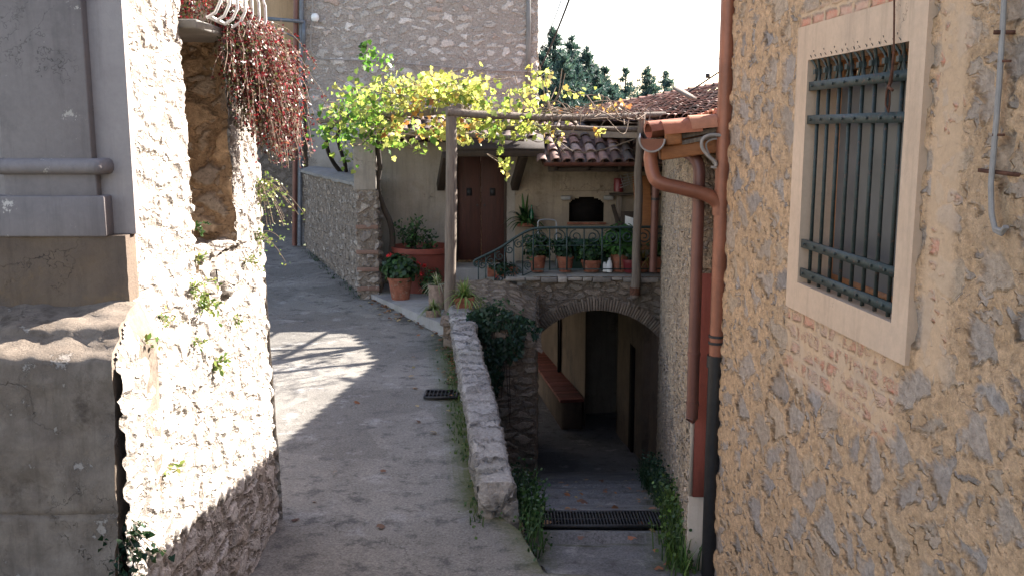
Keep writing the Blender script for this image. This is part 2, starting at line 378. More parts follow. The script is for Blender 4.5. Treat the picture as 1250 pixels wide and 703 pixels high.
M['bridge'] = stone_mat('rubble_bridge', .26, .12, ((.25, .19, .135), (.16, .12, .09)), [(.24, .19, .145), (.29, .225, .17), (.19, .155, .125), (.32, .26, .20)], (.04, .26), .12, .04, .5, .7, .4, dirt=(.10, .095, .07), dirt_amt=.6)
M['parapet'] = stone_mat('parapet_stone', .30, .42, ((.30, .275, .25), (.25, .23, .21)), [(.40, .375, .35), (.34, .315, .29), (.44, .41, .38), (.31, .285, .26)], (.0, .08), .12, .034, .8, .6, .9, dirt=(.19, .18, .13), dirt_amt=.6)
M['dark_stone'] = stone_mat('rubble_dark', .28, .18, ((.22, .185, .15), (.15, .125, .105)), [(.2, .17, .145), (.25, .21, .18), (.16, .14, .12)], (.05, .25), .12, .03, .5, .6, .3)
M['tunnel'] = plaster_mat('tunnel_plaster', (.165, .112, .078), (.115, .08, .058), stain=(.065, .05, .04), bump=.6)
M['chapel'] = plaster_mat('chapel_plaster', (.40, .365, .34), (.34, .31, .29), stain=(.27, .25, .235), peel=(.50, .47, .42), sc=1.0, bump=.2) if False else plaster_mat('chapel_plaster', (.29, .255, .24), (.24, .21, .20), stain=(.185, .165, .158), peel=((.55, .50, .44), 6.0, .64), bump=.3)
M['chapel_light'] = plaster_mat('chapel_plaster_pale', (.46, .41, .385), (.40, .355, .335), stain=(.31, .28, .265), peel=((.46, .42, .38), 4.0, .70), bump=.25)
M['plinth'] = plaster_mat('plinth_stone', (.20, .145, .10), (.145, .11, .085), stain=(.24, .16, .09), peel=((.38, .33, .27), 9.0, .68), sc=2.0, bump=.8)
M['buttress'] = plaster_mat('buttress_stone', (.33, .265, .205), (.21, .165, .125), stain=(.10, .075, .055), peel=((.42, .36, .30), 7.0, .62), sc=3.2, bump=1.0)
M['surround'] = plaster_mat('window_surround', (.64, .465, .325), (.58, .415, .285), bump=.35, stain=(.50, .365, .26))
M['wall_plaster'] = plaster_mat('house_plaster', (.33, .295, .255), (.27, .24, .205), stain=(.22, .18, .135), bump=.8)
M['oven_plaster'] = plaster_mat('oven_plaster', (.33, .265, .19), (.26, .205, .15), stain=(.17, .125, .085), bump=.9)
M['ochre_plaster'] = plaster_mat('ochre_plaster', (.60, .42, .26), (.54, .37, .22), stain=(.42, .30, .2), bump=.3)
M['cream'] = plaster_mat('cream_plaster', (.55, .47, .37), (.48, .40, .31), stain=(.42, .34, .25), bump=.3)
M['redpaint'] = plaster_mat('red_paint', (.30, .085, .06), (.24, .07, .05), stain=(.20, .08, .06), bump=.3)
M['concrete'] = plaster_mat('concrete', (.26, .245, .225), (.20, .19, .175), stain=(.16, .155, .13), bump=.5)
M['slab'] = plaster_mat('stone_slab', (.34, .325, .305), (.27, .255, .235), stain=(.20, .20, .16), bump=.5)
M['doorwood'] = wood_mat('door_wood', (.066, .022, .015), (.042, .016, .011), (9, 9, .7), .6)
M['oldwood'] = wood_mat('old_wood', (.22, .175, .135), (.13, .10, .08), (10, 10, .8), .85, .9)
M['darkwood'] = wood_mat('dark_wood', (.055, .038, .028), (.035, .026, .02), (8, 8, .8), .8)
M['rafter'] = wood_mat('rafter_wood', (.36, .15, .055), (.25, .10, .04), (2, 12, 12), .6)
M['copper'] = simple_mat('copper_pipe', (.24, .092, .052), .42, .25, .2, 5, .1, .5)
M['brownpipe'] = simple_mat('brown_pipe', (.13, .052, .038), .42, .2, .18, 6, .1, .5)
M['ironpipe'] = simple_mat('cast_iron_pipe', (.013, .0125, .013), .45, .1, .3, 20, .2, .5)
M['greeniron'] = simple_mat('green_iron', (.034, .046, .040), .55, .15, .3, 30, .2, .5, rust=(.10, .06, .045))
M['greenrail'] = simple_mat('green_railing', (.018, .036, .032), .5, .1, .3, 30, .2, .5)
M['darkiron'] = simple_mat('dark_iron', (.03, .03, .032), .55, .4, .3, 20, .3, .4, rust=(.06, .04, .03))
M['rust'] = simple_mat('rusty_iron', (.12, .055, .035), .8, .2, .4, 40, .4, .2)
M['glass'] = simple_mat('window_screen', (.105, .10, .098), .3, 0, .2, 3, .05, .4)
M['frame_orange'] = wood_mat('frame_wood', (.38, .17, .07), (.30, .13, .055), (10, 10, .8), .5)
M['terracotta'] = simple_mat('terracotta', (.235, .088, .052), .85, 0, .3, 9, .4, .2, rust=(.26, .17, .12))
M['tubplastic'] = simple_mat('plastic_tub', (.19, .05, .035), .45, 0, .12, 5, .08, .4)
M['stonepot'] = plaster_mat('pebble_pot', (.36, .26, .20), (.22, .16, .12), sc=6, bump=1.0)
M['redplastic'] = simple_mat('red_plastic', (.15, .015, .02), .4, 0, .1, 5, .05, .5)
M['greenplastic'] = simple_mat('green_plastic', (.015, .06, .035), .4, 0, .15, 5, .05, .5)
M['white'] = simple_mat('white_plastic', (.72, .72, .70), .4, 0, .08, 8, .05, .4)
M['whiteiron'] = simple_mat('white_iron', (.68, .68, .66), .45, .1, .12, 12, .1, .4, rust=(.40, .34, .29))
M['chrome'] = simple_mat('steel_tube', (.30, .30, .30), .4, .8, .1, 5, .05, .5)
M['cable_grey'] = simple_mat('grey_cable', (.30, .275, .25), .55, 0, .12, 20, .05, .3)
M['cable_dark'] = simple_mat('dark_cable', (.03, .03, .033), .6, 0, .1, 20, .05, .3)
M['greypipe'] = simple_mat('grey_pipe', (.13, .145, .165), .45, .2, .2, 8, .1, .4)
M['soil'] = plaster_mat('soil', (.05, .035, .025), (.03, .022, .016), bump=1.0, sc=5)
M['bark'] = wood_mat('bark', (.065, .05, .04), (.04, .032, .026), (14, 14, 1.2), .9, 1.0)
M['tiles'] = col_mat('roof_tiles', .85, .4, 9, .5, moss=(.10, .09, .07))
M['tiles_fresh'] = col_mat('verge_tiles', .8, .3, 9, .4)
M['void'] = simple_mat('painted_dark_interior', (.012, .010, .009), .95, 0, .2, 5, .1, .1)  # near-black colour stands in for the shade inside openings
M['brickbench'] = col_mat('brick_courses', .85, .3, 20, .5)
M['vine'] = leaf_mat('vine_leaf', .55, .5)
M['leaf'] = leaf_mat('plant_leaf', .3, .45)
M['berry'] = leaf_mat('cotoneaster_leaf', .22, .42, spec=.4)
M['conifer'] = leaf_mat('conifer_needles', .35, .6)
M['ivy'] = leaf_mat('ivy_leaf', .15, .45)
M['straw'] = simple_mat('dry_stems', (.20, .15, .11), .9, 0, .3, 20, .2, .2)

def ground_mat(name, c1, c2, moss_on=True, dark=(.085, .08, .075), wear=(.30, .285, .265)):
    m, nt = newmat(name); v = nd(nt, 'TexCoord').outputs['Object']; a = nd(nt, 'Attribute', attribute_name='Col')
    big = noise(nt, v, .9, 6, .65); mid = noise(nt, v, 5, 6, .7); fine = noise(nt, v, 55, 4, .75); gr = noise(nt, v, 170, 2, .7)
    c = mixc(nt, maprange(nt, big, .35, .65), c1, c2)
    c = mixc(nt, maprange(nt, mid, .50, .66, 0, .8), c, dark)
    pt = nd(nt, 'TexVoronoi', {'Vector': nd(nt, 'VectorMath', {0: v, 1: nd(nt, 'VectorMath', {0: noise(nt, v, 3.5, 5, .7, 1), 1: (.35, .35, 0)}, operation='MULTIPLY').outputs[0]}, operation='ADD').outputs[0], 'Scale': .8}, voronoi_dimensions='2D', feature='F1')
    pr_c = nd(nt, 'SeparateColor', {0: pt.outputs['Color']}).outputs[0]; c = mixc(nt, maprange(nt, pr_c, .55, .8, 0, .5, False), c, tuple(q * .68 for q in c2))
    c = mixc(nt, maprange(nt, noise(nt, v, 2.3, 7, .72), .56, .66, 0, .7), c, wear)
    k = maprange(nt, fine, .25, .75, .42, 1.55, False); c = mixc(nt, 1.0, c, nd(nt, 'CombineColor', {0: k, 1: k, 2: k}).outputs[0], 'MULTIPLY')
    c = mixc(nt, maprange(nt, gr, .66, .74, 0, .6), c, (.40, .38, .35))
    # hairline cracks
    wv = nd(nt, 'VectorMath', {0: v, 1: nd(nt, 'VectorMath', {0: noise(nt, v, 1.7, 5, .7, 1), 1: (.9, .9, 0)}, operation='MULTIPLY').outputs[0]}, operation='ADD').outputs[0]
    ce = nd(nt, 'TexVoronoi', {'Vector': wv, 'Scale': .55}, voronoi_dimensions='2D', feature='DISTANCE_TO_EDGE').outputs['Distance']
    c = mixc(nt, mth(nt, 'MULTIPLY', maprange(nt, ce, 0.0, .007, 1, 0), mth(nt, 'MULTIPLY', maprange(nt, noise(nt, v, .8, 3, .5), .52, .62), .6)), c, (.04, .037, .033))
    if moss_on:
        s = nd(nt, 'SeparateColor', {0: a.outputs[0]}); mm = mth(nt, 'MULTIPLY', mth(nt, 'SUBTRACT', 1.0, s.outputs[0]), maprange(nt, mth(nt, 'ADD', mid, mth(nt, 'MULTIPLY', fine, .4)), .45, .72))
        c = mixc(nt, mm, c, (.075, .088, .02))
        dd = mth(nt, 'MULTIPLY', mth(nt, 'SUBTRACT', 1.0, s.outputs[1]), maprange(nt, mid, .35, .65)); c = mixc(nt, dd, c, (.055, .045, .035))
    h = mth(nt, 'ADD', mth(nt, 'MULTIPLY', mid, .7), mth(nt, 'ADD', mth(nt, 'MULTIPLY', fine, .35), mth(nt, 'MULTIPLY', gr, .18)))
    finish(nt, c, .9, h, .7, .02, .25); return m
M['street'] = ground_mat('worn_asphalt', (.245, .225, .196), (.185, .170, .148))
M['lane'] = ground_mat('lane_concrete', (.18, .172, .168), (.13, .125, .123))
M['earth'] = ground_mat('earth', (.10, .11, .05), (.08, .09, .04), False)

# ------------------------------------------------------------------ wall strip: a folded vertical sheet along a plan path, UV in metres
def strip(mb, path, z0, z1, res=.03, batter=0.0, u0=0.0, hole=None, uvY=False, push=None):
    path = [np.asarray(p, float) for p in path]; pts = []; us = []; L = 0
    for i in range(len(path) - 1):
        d = path[i + 1] - path[i]; ln = np.linalg.norm(d); n = max(1, int(round(ln / res)))
        for k in range(n):
            pts.append(path[i] + d * k / n); us.append(L + ln * k / n)
        L += ln
    pts.append(path[-1]); us.append(L); pts = np.array(pts); us = np.array(us) + u0
    nz = max(1, int(round((z1 - z0) / res))); zs = np.linspace(z0, z1, nz + 1)
    g = np.zeros((len(pts), nz + 1, 3)); g[..., 0] = pts[:, None, 0]; g[..., 1] = pts[:, None, 1]; g[..., 2] = zs[None]
    if batter: g[..., 0] -= batter * (zs[None] - (-.6))
    if push is not None: g[..., 0] += push(g[..., 1], g[..., 2])
    uv = np.zeros((len(pts), nz + 1, 2)); uv[..., 0] = (pts[:, None, 1] if uvY else us[:, None]); uv[..., 1] = zs[None]
    if hole is None: return mb.grid(g, uv)
    a, b = g.shape[:2]; i = np.arange(a * b).reshape(a, b)
    f = np.stack([i[:-1, :-1], i[1:, :-1], i[1:, 1:], i[:-1, 1:]], -1).reshape(-1, 4)
    cen = g.reshape(-1, 3)[f].mean(1); uvc = uv.reshape(-1, 2)[f].mean(1); keep = ~hole(cen, uvc)
    f = f[keep]; return mb.add(g.reshape(-1, 3), f, uv.reshape(-1, 2)[f])
def flat(mb, pts, z=None, res=None, col=None):
    pts = np.asarray(pts, float)
    if z is not None: pts = np.c_[pts[:, :2], np.full(len(pts), z)]
    return mb.poly(pts, pts[:, :2], col)

# ------------------------------------------------------------------ ground, street, lane
mb = MB(); n = 24; r = 420.0
flat(mb, [(r * math.cos(2 * math.pi * i / n), r * math.sin(2 * math.pi * i / n) + 20) for i in range(n)], -7.5)
structure('ground', mb, M['earth'])

def street_z(Y): return float(np.interp(Y, [-8, 0, 5.9, 11, 14, 16.5, 21, 26, 40], [-1.65, -1.66, -3.0, -3.0, -2.95, -2.84, -2.5, -2.4, -2.2]))
def lane_z(Y): return float(np.interp(Y, [6.0, 6.3, 7.62, 15.5, 18.2, 30], [-3.004, -3.035, -3.14, -5.67, -6.0, -6.05]))
def parL(Y): return float(np.interp(Y, [7.2, 13.9], [-.27, -.93]))
def parR(Y): return float(np.interp(Y, [7.2, 13.9], [.03, -.60]))
def par_top(Y): return float(np.interp(Y, [7.2, 13.9], [-2.72, -2.52]))
def street_right(Y):
    return float(np.interp(Y, [-8, 6.0, 6.2, 6.9, 7.2, 13.6, 13.7, 16.5, 20.9, 21.0, 40], [2.4, 1.6, .22, .06, -.1, -.75, -.85, -2.5, -4.3, -4.6, -5.0]))
def street_left(Y): return float(np.interp(Y, [-8, 4, 4.4, 7.2, 7.4, 8, 40], [-6, -6, -2.1, -2.1, -3.4, -9, -11]))
mb = MB(); Ys = np.concatenate([np.arange(-8, 5.5, .5), np.arange(5.5, 26, .07), np.arange(26, 40.1, 1)]); nx = 90
g = np.zeros((nx + 1, len(Ys), 3)); colv = np.ones((nx + 1, len(Ys), 3))
for j, Y in enumerate(Ys):
    xl, xr = street_left(Y), street_right(Y); t = np.linspace(0, 1, nx + 1); t = 1 - (1 - t) ** 1.5
    x = xl + (xr - xl) * t; g[:, j, 0] = x; g[:, j, 1] = Y; g[:, j, 2] = street_z(Y)
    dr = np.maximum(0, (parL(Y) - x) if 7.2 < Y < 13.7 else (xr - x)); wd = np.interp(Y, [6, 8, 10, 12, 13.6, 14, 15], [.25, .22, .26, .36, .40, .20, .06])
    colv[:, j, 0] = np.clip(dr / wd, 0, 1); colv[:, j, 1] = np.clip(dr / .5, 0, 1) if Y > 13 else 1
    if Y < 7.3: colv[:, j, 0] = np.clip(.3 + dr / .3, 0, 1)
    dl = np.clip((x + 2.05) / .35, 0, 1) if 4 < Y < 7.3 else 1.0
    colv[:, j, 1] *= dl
g[..., 2] += .018 * vnoise(g * np.array((1.1, 1.1, 1)), 3) + .006 * vnoise(g * np.array((5, 5, 1)), 4)
fc = (colv[:-1, :-1] + colv[1:, :-1] + colv[1:, 1:] + colv[:-1, 1:]).reshape(-1, 3) / 4
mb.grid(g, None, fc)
structure('street', mb, M['street'], smooth=True, ang=180)

mb = MB(); Ys = np.concatenate([np.arange(5.98, 26, .07)]); nx = 50
g = np.zeros((nx + 1, len(Ys), 3)); colv = np.ones((nx + 1, len(Ys), 3))
for j, Y in enumerate(Ys):
    xl = -1.2 if Y > 7 else -.2; xr = 2.75 if Y > 8 else 2.2
    if Y > 16: xl = -2.5
    if Y > 13: xr = 3.4
    x = np.linspace(xl, xr, nx + 1); g[:, j, 0] = x; g[:, j, 1] = Y; g[:, j, 2] = lane_z(Y)
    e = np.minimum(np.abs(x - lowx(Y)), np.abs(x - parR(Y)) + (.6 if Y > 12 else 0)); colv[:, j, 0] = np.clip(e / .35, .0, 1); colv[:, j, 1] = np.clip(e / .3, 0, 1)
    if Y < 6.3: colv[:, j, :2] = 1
g[..., 2] += .012 * vnoise(g * np.array((1.3, 1.3, 1)), 5) + .004 * vnoise(g * np.array((6, 6, 1)), 6)
for j, Y in enumerate(Ys):
    if 8 < Y < 13: g[:, j, 2] -= .05 * ((Y / .9) % 1)
    if Y < 7.1: g[:, j, 2] -= .03 * (Y > 6.62) + .025 * (Y > 6.36)
    if abs(Y - 7.4) < .2: g[:, j, 2] -= .05
fc = (colv[:-1, :-1] + colv[1:, :-1] + colv[1:, 1:] + colv[:-1, 1:]).reshape(-1, 3) / 4
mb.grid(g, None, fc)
structure('lane', mb, M['lane'], smooth=True, ang=180)

# terrace pavement in front of the door, with its kerb edge
mb = MB(); zt = -2.78
tp = [(-2.55, 16.55), (-1.9, 15.35), (-.98, 13.68), (-.5, 13.75), (.05, 15.2), (.1, 17.45), (-2.35, 17.45), (-2.35, 16.7)]
flat(mb, tp, zt)
for a, b in zip(tp, tp[1:] + tp[:1]): mb.poly([(a[0], a[1], -3.4), (b[0], b[1], -3.4), (b[0], b[1], zt), (a[0], a[1], zt)])
structure('pavement', mb, M['slab'])

# ------------------------------------------------------------------ near house on the right
H = thing('stone_house', 'tall ochre rubble house with one barred window in a peach plaster surround', 'house', (rwx(3), 3, -3.6))
WY0, WY1, WZ0, WZ1 = 3.737, 4.757, -.75, .331          # window opening
def rw_hole(cen, uvc): return (cen[:, 1] > WY0 - .06) & (cen[:, 1] < WY1 + .06) & (cen[:, 2] > WZ0 - .06) & (cen[:, 2] < WZ1 + .05) & (cen[:, 0] < 2)
mb = MB()
strip(mb, [(rwx(1.2), 1.2), (rwx(6.28), 6.28), (2.2, 6.36)], -3.6, 1.3, .017, uvY=False, u0=1.2, hole=rw_hole)
part('wall', mb, M['right_wall'], H, smooth=True, ang=180)
mb = MB(); strip(mb, [(rwx(-6), -6), (rwx(1.2), 1.2)], -3.6, 1.3, .1, u0=-6); strip(mb, [(rwx(-6), -6), (rwx(6.28), 6.28), (7, 6.9)], 1.3, 2.6, .1, u0=-6)
strip(mb, [(2.2, 6.36), (7, 6.9)], -3.6, 1.3, .1, u0=6.2)
part('wall', mb, M['right_wall'], H, smooth=True, ang=180)
mb = MB(); e0 = -.3
mb.add([(rwx(-6) + e0, -6, 2.55), (rwx(6.28) + e0, 6.5, 2.55), (5, 6.9, 3.6), (5.4, -6, 3.6), (rwx(-6) + e0, -6, 2.45), (rwx(6.28) + e0, 6.5, 2.45), (5, 6.9, 3.5), (5.4, -6, 3.5)],
       [(0, 1, 2, 3), (4, 7, 6, 5), (0, 4, 5, 1), (1, 5, 6, 2)], None, (.3, .13, .09))
part('roof', mb, M['tiles'], H)
# surround: plaster frame standing 12 mm proud of the masonry, with reveals going in
def W(y, z, d=0.0): return (rwx(y) + .0 + d, y + .0714 * d, z)
mb = MB(); OY0, OY1, OZ0, OZ1 = 3.605, 4.905, -.893, .497; pr = -.028; dp = .20
def quadn(mb, a, b, c, d, nu=1, nv=1): mb.poly([a, b, c, d])
O = [(OY0, OZ0), (OY1, OZ0), (OY1, OZ1), (OY0, OZ1)]; I = [(WY0, WZ0), (WY1, WZ0), (WY1, WZ1), (WY0, WZ1)]
for k in range(4):
    a, b = O[k], O[(k + 1) % 4]; c, d = I[(k + 1) % 4], I[k]
    mb.poly([W(*a, pr), W(*b, pr), W(*c, pr), W(*d, pr)])
    mb.poly([W(*a, .06), W(*b, .06), W(*b, pr), W(*a, pr)])
    mb.poly([W(*d, pr), W(*c, pr), W(*c, dp), W(*d, dp)])
part('window_surround', mb, M['surround'], H)
wf = MB()
fw = .05
for (a, b) in (((WY0, WZ0), (WY0 + .02, WZ1)), ((WY1 - fw, WZ0), (WY1, WZ1)), ((WY0 + fw, WZ1 - fw), (WY1 - fw, WZ1)), ((WY0 + fw, WZ0), (WY1 - fw, WZ0 + fw))):
    d0, d1 = dp - .07, dp - .005
    v = [W(y, z, d) for d in (d0, d1) for z in (a[1], b[1]) for y in (a[0], b[0])]
    wf.add(v, [(0, 1, 3, 2), (4, 6, 7, 5), (0, 4, 5, 1), (2, 3, 7, 6), (0, 2, 6, 4), (1, 5, 7, 3)])
wfo = part('window', wf, M['frame_orange'], H)
mb = MB(); mb.poly([W(WY0 + .02, WZ0 + .05, dp - .072), W(WY1 - .05, WZ0 + .05, dp - .072), W(WY1 - .05, WZ1 - .09, dp - .072), W(WY0 + .02, WZ1 - .09, dp - .072)])
mb.box((rwx(4.2) + dp + .03, WY0 - .1, WZ0 - .1), (rwx(4.2) + dp + .06, WY1 + .1, WZ1 + .1)); part('insect_screen', mb, M['glass'], wfo)

# wrought-iron window grille
G = thing('window_grille', 'dark green iron grille of upright bars fixed over the house window', 'window grille', W(4.25, WZ0))
for zz in (.208, .049, -.554, -.698):
    mb = MB(); a, b = W(WY0 + .012, zz, -.012), W(WY1 + .10, zz, -.012)
    mb.bar(a, b, .012, .042); 
    for k in range(8):
        y = 3.80 + k * .125; q = W(y + .03, zz, -.022); mb.bar(q, np.array(q) + (-.006, 0, 0), .012, .012)
    part('crossbar', mb, M['greeniron'], G)
for k in range(8):
    y = 3.835 + k * .1215; mb = MB(); mb.bar(W(y, WZ0 + .005, .004), W(y, .30, .004), .014, .014, (0, 1, 0)); b_ = part('upright_bar', mb, M['greeniron'], G)
    mb = MB(); mb.bar(W(y, .262, -.006), W(y, .285, -.006), .034, .03, (0, 1, 0))
    for sgn in (-1, 1):
        pts = [W(y + sgn * (.012 + .034 * (abs(t) ** 1.6)), .272 + t * .062 - (0 if t > 0 else 0), -.004 - .02 * max(0, t) ** 2) for t in np.linspace(-1, 1, 9)]
        mb.tube(pts, np.linspace(.007, .005, 9), 5)
    mb.tube([W(y, .30, .0), W(y, .325, -.008), W(y, .372, -.03)], [.006, .005, .002], 5)
    for sgn in (-1, 1): mb.tube([W(y + sgn * .02, .30, -.004), W(y + sgn * .03, .33, -.02), W(y + sgn * .026, .352, -.035)], [.004, .003, .0015], 4)
    part('scroll_finial', mb, M['greeniron'], b_, smooth=True)

# rod and wire hanging before the window, cable on the wall at the right
mb = MB(); pts = [RW(1108, -60) + (-.05, 0, 0), RW(1107, 60) + (-.05, 0, 0), RW(1105, 85) + (-.05, 0, 0), RW(1103, 100) + (-.05, 0, 0), RW(1098, 112) + (-.05, 0, 0), RW(1095, 128) + (-.045, 0, 0), RW(1097, 137) + (-.04, 0, 0), RW(1100, 128) + (-.045, 0, 0), RW(1102, 112) + (-.05, 0, 0)]
mb.tube(pts, [.004, .004, .006, .009, .005, .004, .004, .004, .004], 6)
mb.tube([RW(1100, 105) + (-.05, 0, 0), RW(1107, 107) + (-.07, 0, 0), RW(1109, 111) + (-.06, 0, 0)], .006, 6)
solo('hanging_wire', mb, M['rust'], 'rusty iron wire hanging down in front of the barred window', 'wire', pts[0], smooth=True)
CB = thing('wall_cable', 'pair of grey cables hooked along the bare stone beside the barred window', 'cable', RW(1228, 285))
for dx, k in ((0, 0), (.016, 1)):
    mb = MB(); q = [RW(1241 + 4 * k, -40), RW(1237 + 4 * k, 30), RW(1232 + 4 * k, 110), RW(1226 + 4 * k, 180), RW(1222 + 4 * k, 225), RW(1223 + 4 * k, 262), RW(1228 + 3 * k, 282 - 3 * k), RW(1236 + 3 * k, 286 - 4 * k), RW(1243, 277)]
    mb.tube([p + (-.035 - .006 * k, 0, 0) for p in q], .0075, 8); part('cable', mb, M['cable_grey'], CB, smooth=True)
mb = MB(); mb.bar(RW(1214, 208) + (-.05, 0, 0), RW(1246, 214) + (.0, 0, 0), .012, .012); mb.bar(RW(1236, 40) + (-.06, 0, 0), RW(1246, 40) + (.02, 0, 0), .02, .012)
for vv in (75, 165): mb.bar(RW(1229 + (165 - vv) * .09, vv) + (-.045, 0, 0), RW(1238 + (165 - vv) * .09, vv) + (-.03, 0, 0), .004, .008)
part('cable_clip', mb, M['rust'], CB)

# ------------------------------------------------------------------ low house on the right
LH = thing('low_house', 'low house with rough ochre wall and red tiled eaves beyond the copper pipe', 'house', (1.5, 7, -3.4))
mb = MB(); strip(mb, [(1.36, 6.42), (1.24, 6.42), (lowx(16.4), 16.4)], -6.2, -.16, .04, u0=0)
part('wall', mb, M['low_wall'], LH, smooth=True, ang=180)
mb = MB(); strip(mb, [(lowx(16.4), 16.4), (lowx(18.4) + .3, 18.4), (6, 19)], -3.0, .1, .2); strip(mb, [(lowx(9.6) + .25, 9.6), (lowx(16.4) + .25, 16.4), (lowx(18.4) + .5, 18.4)], -.3, .02, .1); part('wall', mb, M['low_wall'], LH)
mb = MB(); mb.box((1.235, 6.395, -3.5), (1.60, 6.43, -2.52)); mb.box((1.235, 6.397, -2.52), (1.258, 6.43, -1.3)); part('corner_plaster', mb, M['cream'], LH)
mb = MB(); mb.box((1.26, 6.388, -2.52), (1.60, 6.43, -.95)); part('red_painted_strip', mb, M['redpaint'], LH)
def coppi(mb, A, B, Cc, D, wt=.19, lt=.36, pal=None, r=.085, jit=.012, eave_over=.06, skip=0.0):
    """rows of half-round tiles on the slope A-B (eave) to D-C (ridge)"""
    A, B, Cc, D = [np.asarray(q, float) for q in (A, B, Cc, D)]
    nc = max(2, int(np.linalg.norm(B - A) / wt)); nr = max(2, int(max(np.linalg.norm(D - A), np.linalg.norm(Cc - B)) / lt))
    nrm = np.cross(B - A, D - A); nrm /= np.linalg.norm(nrm)
    if nrm[2] < 0: nrm = -nrm
    mb.add([A - nrm * .03, B - nrm * .03, Cc - nrm * .03, D - nrm * .03], [(0, 1, 2, 3)], None, (.10, .05, .035))
    mb.add([A - nrm * .05, B - nrm * .05, Cc - nrm * .05, D - nrm * .05], [(0, 3, 2, 1)], None, (.08, .05, .035))
    f = lambda s, t: (A * (1 - s) + B * s) * (1 - t) + (D * (1 - s) + Cc * s) * t
    pal = pal or [(.30, .115, .07), (.36, .16, .10), (.24, .10, .075), (.40, .22, .15), (.20, .12, .10), (.33, .12, .075)]
    for chan in (1, 0):
        for i in range(nc + (0 if chan else 1)):
            for j in range(nr):
                if random.random() < skip: continue
                s = (i + (.5 if chan else 0)) / nc; t0 = j / nr; t1 = min(1.02, (j + 1.25) / nr)
                p0, p1 = f(s, t0), f(s, t1); d = p1 - p0; d /= np.linalg.norm(d); sd = np.cross(d, nrm); sd /= np.linalg.norm(sd)
                p0 = p0 + sd * random.uniform(-jit, jit) - d * (eave_over if j == 0 else random.uniform(-.02, .02)); p1 = p1 + sd * random.uniform(-jit, jit)
                lift = random.uniform(0, .012); cc = np.array(random.choice(pal)) * random.uniform(.75, 1.2)
                ang = np.linspace(0, np.pi, 6); ring = []
                for p, rr, up in ((p0, r * 1.08, .028 + lift), (p1, r * .86, .0)):
                    if chan: ring.append([p + sd * rr * math.cos(a) + nrm * (up - rr * .55 * math.sin(a) + .01) for a in ang])
                    else: ring.append([p + sd * rr * math.cos(a) + nrm * (up + rr * .75 * math.sin(a)) for a in ang])
                if not chan:
                    ring.append([q - nrm * .014 for q in ring[0]][::1])
                V = np.array(ring).reshape(-1, 3); F = [(k, k + 1, 7 + k, 6 + k) for k in range(5)]
                if not chan: F += [(12 + k, 13 + k, 1 + k, k) for k in range(5)]
                mb.add(V, F, None, cc)
pal_fresh = [(.40, .15, .085), (.44, .20, .12), (.36, .13, .08), (.46, .25, .16)]
EX0, EY0 = .93, 6.16
def eavex(Y): return EX0 + .132 * (Y - EY0)
mb = MB(); zE = -.035
coppi(mb, (eavex(6.2), 6.22, zE), (eavex(9.6), 9.6, zE), (eavex(9.6) + 2.8, 9.6, zE + .52), (eavex(6.2) + 2.8, 6.6, zE + .52), pal=pal_fresh, jit=.006)
coppi(mb, (eavex(9.7), 9.62, zE), (eavex(18), 18, zE), (eavex(18) + 1.2, 18, zE + .16), (eavex(9.7) + 1.2, 9.62, zE + .16), pal=pal_fresh)
part('roof', mb, M['tiles_fresh'], LH, smooth=True, ang=50)
mb = MB()                                            # verge tiles of the gable facing the street, one overlapping the next
for k in range(5):
    a = np.array((eavex(6.2) + .02 + k * .17, 6.17, zE + .0 + k * .17 * .19)); b = a + np.array((.24, 0, .045)); up = np.array((-.18, 0, 1)); ang = np.linspace(0, np.pi, 7)
    V = []
    for p, rr in ((a + np.array((0, 0, .026)), .085), (b, .075)): V += [p + np.array((0, 1, 0)) * (rr * math.cos(t) + .02) + up * rr * .8 * math.sin(t) for t in ang]
    V += [q - up * .018 for q in V[:7]] + [q - up * .018 for q in V[7:14]]
    F = [(i, i + 1, 8 + i, 7 + i) for i in range(6)] + [(14 + i, 15 + i, 1 + i, i) for i in range(6)] + [(14, 0, 7, 21), (6, 20, 27, 13)]
    mb.add(V, F, None, np.array(pal_fresh[k % 4]) * random.uniform(.9, 1.15))
part('verge_tile', mb, M['tiles_fresh'], LH, smooth=True, ang=50)
mb = MB(); mb.bar((eavex(6.2) + .14, 6.2, zE - .045), (1.75, 6.2, zE + .09), .09, .028); mb.bar((eavex(6.2) + .14, 6.215, zE - .005), (1.75, 6.215, zE + .13), .10, .03)
part('eaves_board', mb, M['oldwood'], LH, bevel=.004)
mb = MB(); mb.bar((eavex(6.2) + .035, 6.17, zE - .022), (eavex(6.2) + .135, 6.17, zE - .012), .09, .08)
mb.bar((eavex(6.2) + .01, 6.23, zE - .112), (1.75, 6.23, zE + .00), .11, .09)
for k in range(6):
    y = 7.6 + k * 1.6; mb.bar((eavex(y) + .06, y, zE - .12), (lowx(y) + .3, y, zE - .04), .08, .10)
part('rafter', mb, M['rafter'], LH, bevel=.012)
mb = MB(); mb.poly([(4.0, 6.6, -6.5), (4.4, 19, -6.5), (4.4, 19, .45), (4.0, 6.6, .45)]); mb.poly([(1.4, 6.5, -.16), (4.0, 6.6, -.16), (4.4, 19, -.16), (3.0, 19, -.16)]); part('wall', mb, M['low_wall'], LH)  # unseen back wall and ceiling, added to block sun through the hollow house
